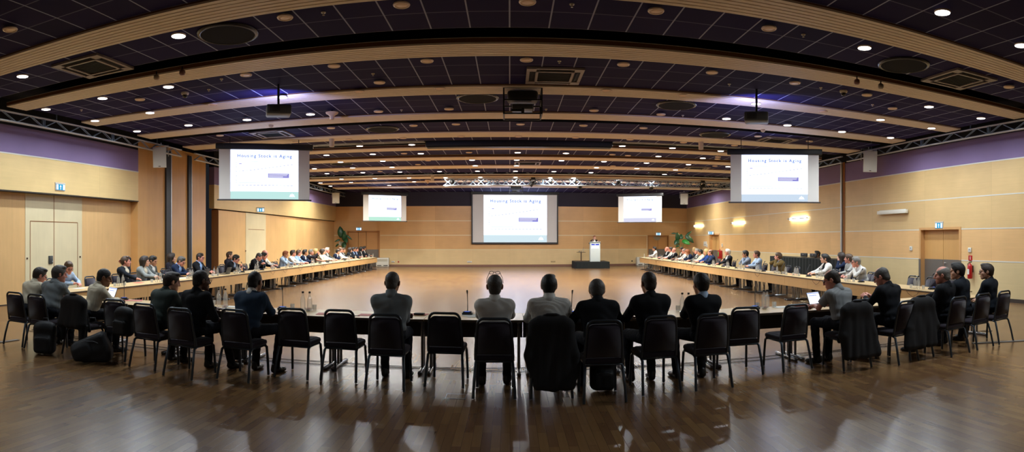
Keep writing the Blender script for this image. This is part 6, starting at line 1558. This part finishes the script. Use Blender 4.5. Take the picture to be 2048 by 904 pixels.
# ------------------------------------------------------------------ black control desk on the right
XD = 10.62
ya, yb = xp(1690, XD).y, xp(1540, XD).y
de = empty('control_desk', (XD, ya, 0), 0, 'long black-draped control desk standing by the right wall', 'desk')
m = MB(); m.bb(0, .62, 0, yb-ya, 1.10, 1.14); m.build('top', M_bk, de)
m = MB(); vs_ = []; q = 120
for i in range(q+1):
    y = (yb-ya)*i/q; vs_ += [(-.015-.014*sin(i*1.3), y, 1.12), (-.03-.02*sin(i*1.3+.4), y, .0)]
m.smooth = True; m.add(vs_, [(2*i, 2*i+2, 2*i+3, 2*i+1) for i in range(q)]); m.bb(0, .62, yb-ya-.01, yb-ya, 0, 1.1); m.bb(0, .62, 0, .01, 0, 1.1); m.build('drape', M_drape, de)
for px, lab in ((1608, 'black monitor back, left one on the control desk'), (1627, 'black monitor back, right one on the control desk')):
    p = xp(px, XD+.25); e = empty('monitor', (XD+.25, p.y, 1.141), PI/2, lab, 'monitor', 'monitors on the control desk')
    m = MB(); m.rbox((0, 0, .095), (.52, .04, .14), .01); m.build('screen_housing', M_bk, e)
    m = MB(); m.rbox((0, 0, .008), (.2, .14, .015), .005); m.build('stand', M_bk, e)
    m = MB(); m.box((.05, .023, .11), (.05, .004, .02)); m.build('badge', M_alu, e)

# ------------------------------------------------------------------ along the walls
M_leaf = mat('dark_green_leaf', '#1d4a2c', .4, noise=.3, nscale=6, spec=.5); M_leafb = mat('bright_green_leaf', '#2f8a35', .4, noise=.2, nscale=6); M_stem = mat('leaf_stalk', '#6d7f4a', .5); M_pot = mat('dark_plant_pot', '#2a2624', .5); M_soil = mat('plant_soil', '#2c2018', .9)
def leaf(e, base, tip, w, m, seed):
    base, tip = Vector(base), Vector(tip); d = tip-base; L = d.length; R = random.Random(seed)
    side = d.cross(Vector((.3*R.uniform(-1, 1), -1, .4))).normalized(); nrm = side.cross(d).normalized(); n = 9; mb = MB(); mb.smooth = True; vs_ = []
    for i in range(n+1):
        t = i/n; wd = w*(sin(PI*min(1, t*.92+.08))**.7)*(1-.25*t)*.5; c = base+d*t+nrm*(.10*L*sin(PI*t)); sag = .25*wd
        for u in (-1, -.5, 0, .5, 1): vs_.append(c+side*(wd*u)-nrm*(sag*u*u)+nrm*(.012*sin(i*2+u*3)))
    f = []
    for i in range(n):
        for k in range(4): a = i*5+k; f.append((a, a+1, a+6, a+5))
    mb.add(vs_, f)
    o = mb.build('leaf', m, e)
    s = o.modifiers.new('thickness', 'SOLIDIFY'); s.thickness = .004
    return o
def plant(lab, x, y, leaves, stem=True):
    e = empty('potted_plant', (x, y, 0), 0, lab, 'plant', 'big leafed plants in the back corners')
    m = MB(); m.lathe([(.0001, 0), (.2, 0), (.25, .42), (.26, .45), (.235, .45), (.23, .40)], 26); m.build('pot', M_pot, e)
    m = MB(); m.lathe([(.0001, .41), (.23, .40)], 20); m.build('soil', M_soil, e)
    for k, (bx_, bz, tx_, tz_, dy, w, mm) in enumerate(leaves):
        leaf(e, (bx_, 0, bz), (tx_, dy, tz_), w, mm, k)
        s = MB(); s.tube([(.02*(k-2), 0, .41), (.3*bx_+.02*(k-2), 0, .41+(bz-.41)*.5), (bx_, 0, bz)], [.016, .013, .009], 6); s.build('stalk', M_stem, e)
    return e
K = .0338
YPL = 39.3; xl = YPL*tan((687-CX)/F)
def lz(py): return zz(py, 40.6)
plant('tall big-leafed plant by the back left door', xl, YPL, [(-.15, lz(475), -.28, lz(452), .1, .50, M_leaf), (.05, lz(478), .12, lz(461), -.15, .42, M_leaf), (.1, lz(482), .08, lz(468), -.2, .4, M_leaf), (.18, lz(470), .62, lz(480), .0, .16, M_leaf), (.02, lz(484), .1, lz(498), -.2, .42, M_leaf), (-.25, lz(479), -.62, lz(484), -.1, .16, M_leaf), (-.35, lz(488), -.6, lz(494), .1, .16, M_leaf), (.12, lz(476), .3, lz(486), -.25, .36, M_leaf)])
XPR = YPL*tan((1361.5-CX)/F)
plant('tall big-leafed plant in the back right corner, partly bright green', XPR, YPL, [(-.18, lz(482), -.30, lz(464), -.1, .46, M_leaf), (-.15, lz(479), -.5, lz(490), -.2, .40, M_leaf), (-.3, lz(467), -.68, lz(467), .1, .14, M_leaf), (.35, lz(472), .82, lz(462), .1, .18, M_leaf), (.35, lz(471), .9, lz(486), -.1, .40, M_leaf), (.12, lz(480), .58, lz(489), -.3, .42, M_leafb), (-.12, lz(490), -.45, lz(495), -.2, .18, M_leaf), (0, lz(478), .12, lz(468), .2, .36, M_leaf)])
M_heat = mat('white_enamel_cabinet', '#d9d8cc', .5)
def heater(px0, px1, lab):
    X0, X1 = bx(px0), bx(px1); c = (X0+X1)/2; w = X1-X0; e = empty('ventilation_cabinet', (c, by(c, .45), 0), RZK, lab, 'cabinet', 'white ventilation cabinets')
    m = MB(); m.rbox((0, .2, .31), (w, .38, .60), .015); m.build('body', M_heat, e)
    for s in (-1, 1): m = MB(); m.bb(s*w*.08, s*w*.42, -.005, .012, .06, .11); m.build('air_slot', M_acd, e)
    m = MB()
    for k in range(6): m.bb(-w*.4, w*.4, -.006, .012, .36+k*.03, .372+k*.03)
    m.build('louvre', mat('cabinet_louvre', '#b9b49c', .5), e)
heater(755, 780, 'white ventilation cabinet at the far end of left table row'); heater(1272, 1296, 'white ventilation cabinet at the far end of right table row')
M_redp = mat('extinguisher_red', '#b3161c', .35)
y = 12.65/tan((1937-CX)/F); e = empty('fire_extinguisher', (XR-.12, y, .62), 0, 'red fire extinguisher on the right wall beside the double door', 'fire extinguisher')
m = MB(); m.lathe([(.0001, 0), (.07, .005), (.078, .03), (.078, .38), (.06, .43), (.025, .46), (.025, .49)], 20); m.build('cylinder', M_redp, e)
m = MB(); m.box((0, -.02, .51), (.03, .09, .025)); m.box((0, -.03, .545), (.025, .11, .012), None, Matrix.Rotation(.2, 3, 'X')); m.build('valve_lever', M_bk, e)
m = MB(); m.tube([(0, .03, .5), (.0, .09, .46), (0, .1, .3), (0, .095, .15)], .012, 8); m.build('hose', M_bk, e)
m = MB(); m.bb(-.0795, -.070, -.04, .04, .14, .3); m.build('paper_label', M_paper, e)
m = MB(); m.bb(.06, .12, -.03, .03, .2, .4); m.build('wall_mount', M_bk, e)
y = XR/tan((1941-CX)/F); m = MB(); m.bb(XR-.012, XR, y-.08, y+.08, 1.17, 1.33); o = m.build('fire_sign', M_redp); tag(o, 'small red sign on the right wall above the extinguisher', 'sign')
m = MB(); m.bb(XR-.015, XR-.012, y-.012, y+.012, 1.2, 1.3); m.build('pictogram', M_paper, o)
y = XR/tan((1443-CX)/F); m = MB(); m.rbox((XR-.1, y, .92), (.2, .34, .5), .02); o = m.build('fire_hose_cabinet', M_redp); tag(o, 'red fire cabinet on the far right wall beside side door', 'cabinet')
m = MB(); m.bb(XR-.212, XR-.2, y-.06, y+.06, .8, 1.1); m.build('green_label', mat('green_label', '#4fae5a', .5), o)
m = MB(); m.tube([(XR-.1, y-.05, 1.16), (XR-.1, y, 1.24), (XR-.1, y+.06, 1.16)], .015, 6); m.build('hanging_loop', M_redp, o)
def wallbox(X, px, z, w, h, lab, name='thermostat'):
    y = X/tan((px-CX)/F); m = MB(); m.rbox((X-.02, y, z), (.04, w, h), .006); o = m.build(name, M_spk); tag(o, lab, 'wall switch', 'white boxes on the right wall')
    m = MB(); m.box((X-.042, y, z+h*.1), (.005, w*.5, h*.3)); m.build('mount_dial', mat('grey_dial', '#9aa2a6', .4), o)
wallbox(XR, 1823, zz(499, 18.2), .13, .15, 'white wall thermostat left of the near double door'); wallbox(XR, 1940.5, zz(500, 18.3), .13, .14, 'white wall switch box above the fire extinguisher'); wallbox(XR, 1445, zz(490.5, 37), .16, .2, 'small white box on right wall beside the far side door'); wallbox(XR, 1414.5, zz(491, 40), .14, .22, 'small white switch between framed notice and far side door')
y = XR/tan((1410-CX)/F); m = MB(); m.bb(XR-.02, XR, y-.4, y+.25, zz(492.5, 40), zz(483, 40)); o = m.build('framed_notice', M_paper); tag(o, 'white notice in a frame on the right wall before side door', 'notice')
m = MB(); m.bb(XR-.025, XR-.02, y-.3, y+.15, zz(490.5, 40), zz(488, 40)); m.build('notice_text_block', mat('pale_grey_print', '#b9b7b0', .7), o)
px = 680; m = MB(); X0, X1 = bx(676), bx(685); c = (X0+X1)/2
m.rbox((0, 0, 0), (.36, .03, .27), .004); o = m.build('notice_board', M_paper); o.location = (c+.1, by(c, .03), zz(487, 41.5)); o.rotation_euler = (0, 0, RZK); tag(o, 'small white notice board behind the left plant', 'notice')
m = MB(); m.bb(-.15, .15, -.018, -.015, -.1, .1); m.build('notice_sheet', mat('pale_notice', '#cbd0cc', .6), o)
def sockets(px, n, lab, col=None):
    c = bx(px); e = empty('wall_socket', (c, by(c, .0), zz(523.5, 41.3)), RZK, lab, 'socket', 'sockets low on the back wall')
    for k in range(n): m = MB(); m.rbox((.11*(k-(n-1)/2), -.012, 0), (.09, .024, .09), .004); m.build('socket_plate', col or M_alu, e)
sockets(939, 3, 'row of low wall sockets left under the main screen'); sockets(1106, 3, 'row of low wall sockets right under the main screen', mat('brass_plate', '#a08a62', .4, .4)); sockets(786, 2, 'pair of low sockets beside the left ventilation cabinet'); sockets(797, 1, 'single red low socket on the back wall at left', M_redp); sockets(1264, 1, 'single low socket beside the right ventilation cabinet', M_bk)
# cables under the near row, floor box, floor strip
M_cab = mat('dark_cable', '#1d1a18', .6)
for k, (y0, lab) in enumerate(((8.22, 'front dark cable lying along the floor under the near row'), (8.38, 'rear dark cable along the floor under the near row'))):
    R = random.Random(k); pts = [(-8.6+i*.35, y0+.03*sin(i*.7+k*2)+R.uniform(-.015, .015), .056 if False else .008) for i in range(50)]
    m = MB(); m.tube(pts, .005, 6); o = m.build('floor_cable', M_cab); tag(o, lab, 'cable', 'cables under the near row')
for side, nm in (('L', 'left'), ('R', 'right')):
    X = (XLi-.2) if side == 'L' else (XRi+.2)
    R = random.Random(9); pts = [(X+.04*sin(i*.5)+R.uniform(-.02, .02), 9.0+i*.55, .009) for i in range(48)]
    m = MB(); m.tube(pts, .008, 6); o = m.build('floor_cable', M_cab); tag(o, f'dark cable lying along the floor under the {nm} table row', 'cable', 'cables under the side rows')
g = zp(912, 793, 0); e = empty('floor_socket', (g.x, g.y, 0), 0, 'square metal floor socket lid in the wood floor near centre', 'floor socket')
m = MB()
for s in (-1, 1): m.bb(s*.11, s*.118, -.1, .1, 0, .003); m.bb(-.118, .118, s*.1, s*.108, 0, .003)
m.build('rim', M_alu, e); m = MB(); m.bb(-.11, .11, -.1, .1, 0, .0015); m.build('lid', M_floor, e)
a, b = zp(1945, 687, 0), zp(2075, 680, 0); m = MB(); c = (a+b)/2; d = (b-a); m.prism([(-d.length/2, -.05), (d.length/2, -.05), (d.length/2, .05), (-d.length/2, .05)], 0, .012); o = m.build('cable_cover', mat('grey_cable_cover', '#6f6c68', .5)); o.location = c; o.rotation_euler = (0, 0, math.atan2(d.y, d.x)); tag(o, 'grey cable cover strip on the floor at the right edge', 'cable cover')
a, b = zp(-30, 689, 0), zp(36, 680, 0); m = MB(); c = (a+b)/2; d = (b-a); m.prism([(-d.length/2, -.045), (d.length/2, -.045), (d.length/2, .045), (-d.length/2, .045)], 0, .012); o = m.build('cable_cover', MATS['grey_cable_cover']); o.location = c; o.rotation_euler = (0, 0, math.atan2(d.y, d.x)); tag(o, 'grey cable cover strip on the floor at the left edge', 'cable cover')
# cable loops hanging down the inner panels of the side rows
def loops(side, pxs, nm):
    for k, px in enumerate(pxs):
        X = (XLi+.012) if side == 'L' else (XRi-.012); y = xp(px, X).y
        m = MB(); m.tube([(X, y, .75), (X+(.01 if side == 'L' else -.01), y+.05, .66), (X+(.012 if side == 'L' else -.012), y+.2, .60), (X, y+.38, .66), (X, y+.45, .75)], .0045, 5); o = m.build('hanging_cord', mat('brown_cable', '#6a4a34', .6)); tag(o, f'thin cable loop hanging over the panel, {ORD[k]} from near end of {nm} row', 'cable', f'cable loops on the {nm} row')
loops('L', (206, 400, 412, 541, 566, 597, 622, 641, 646, 697), 'left'); loops('R', (1838, 1640, 1520, 1388, 1377, 1320, 1314), 'right')
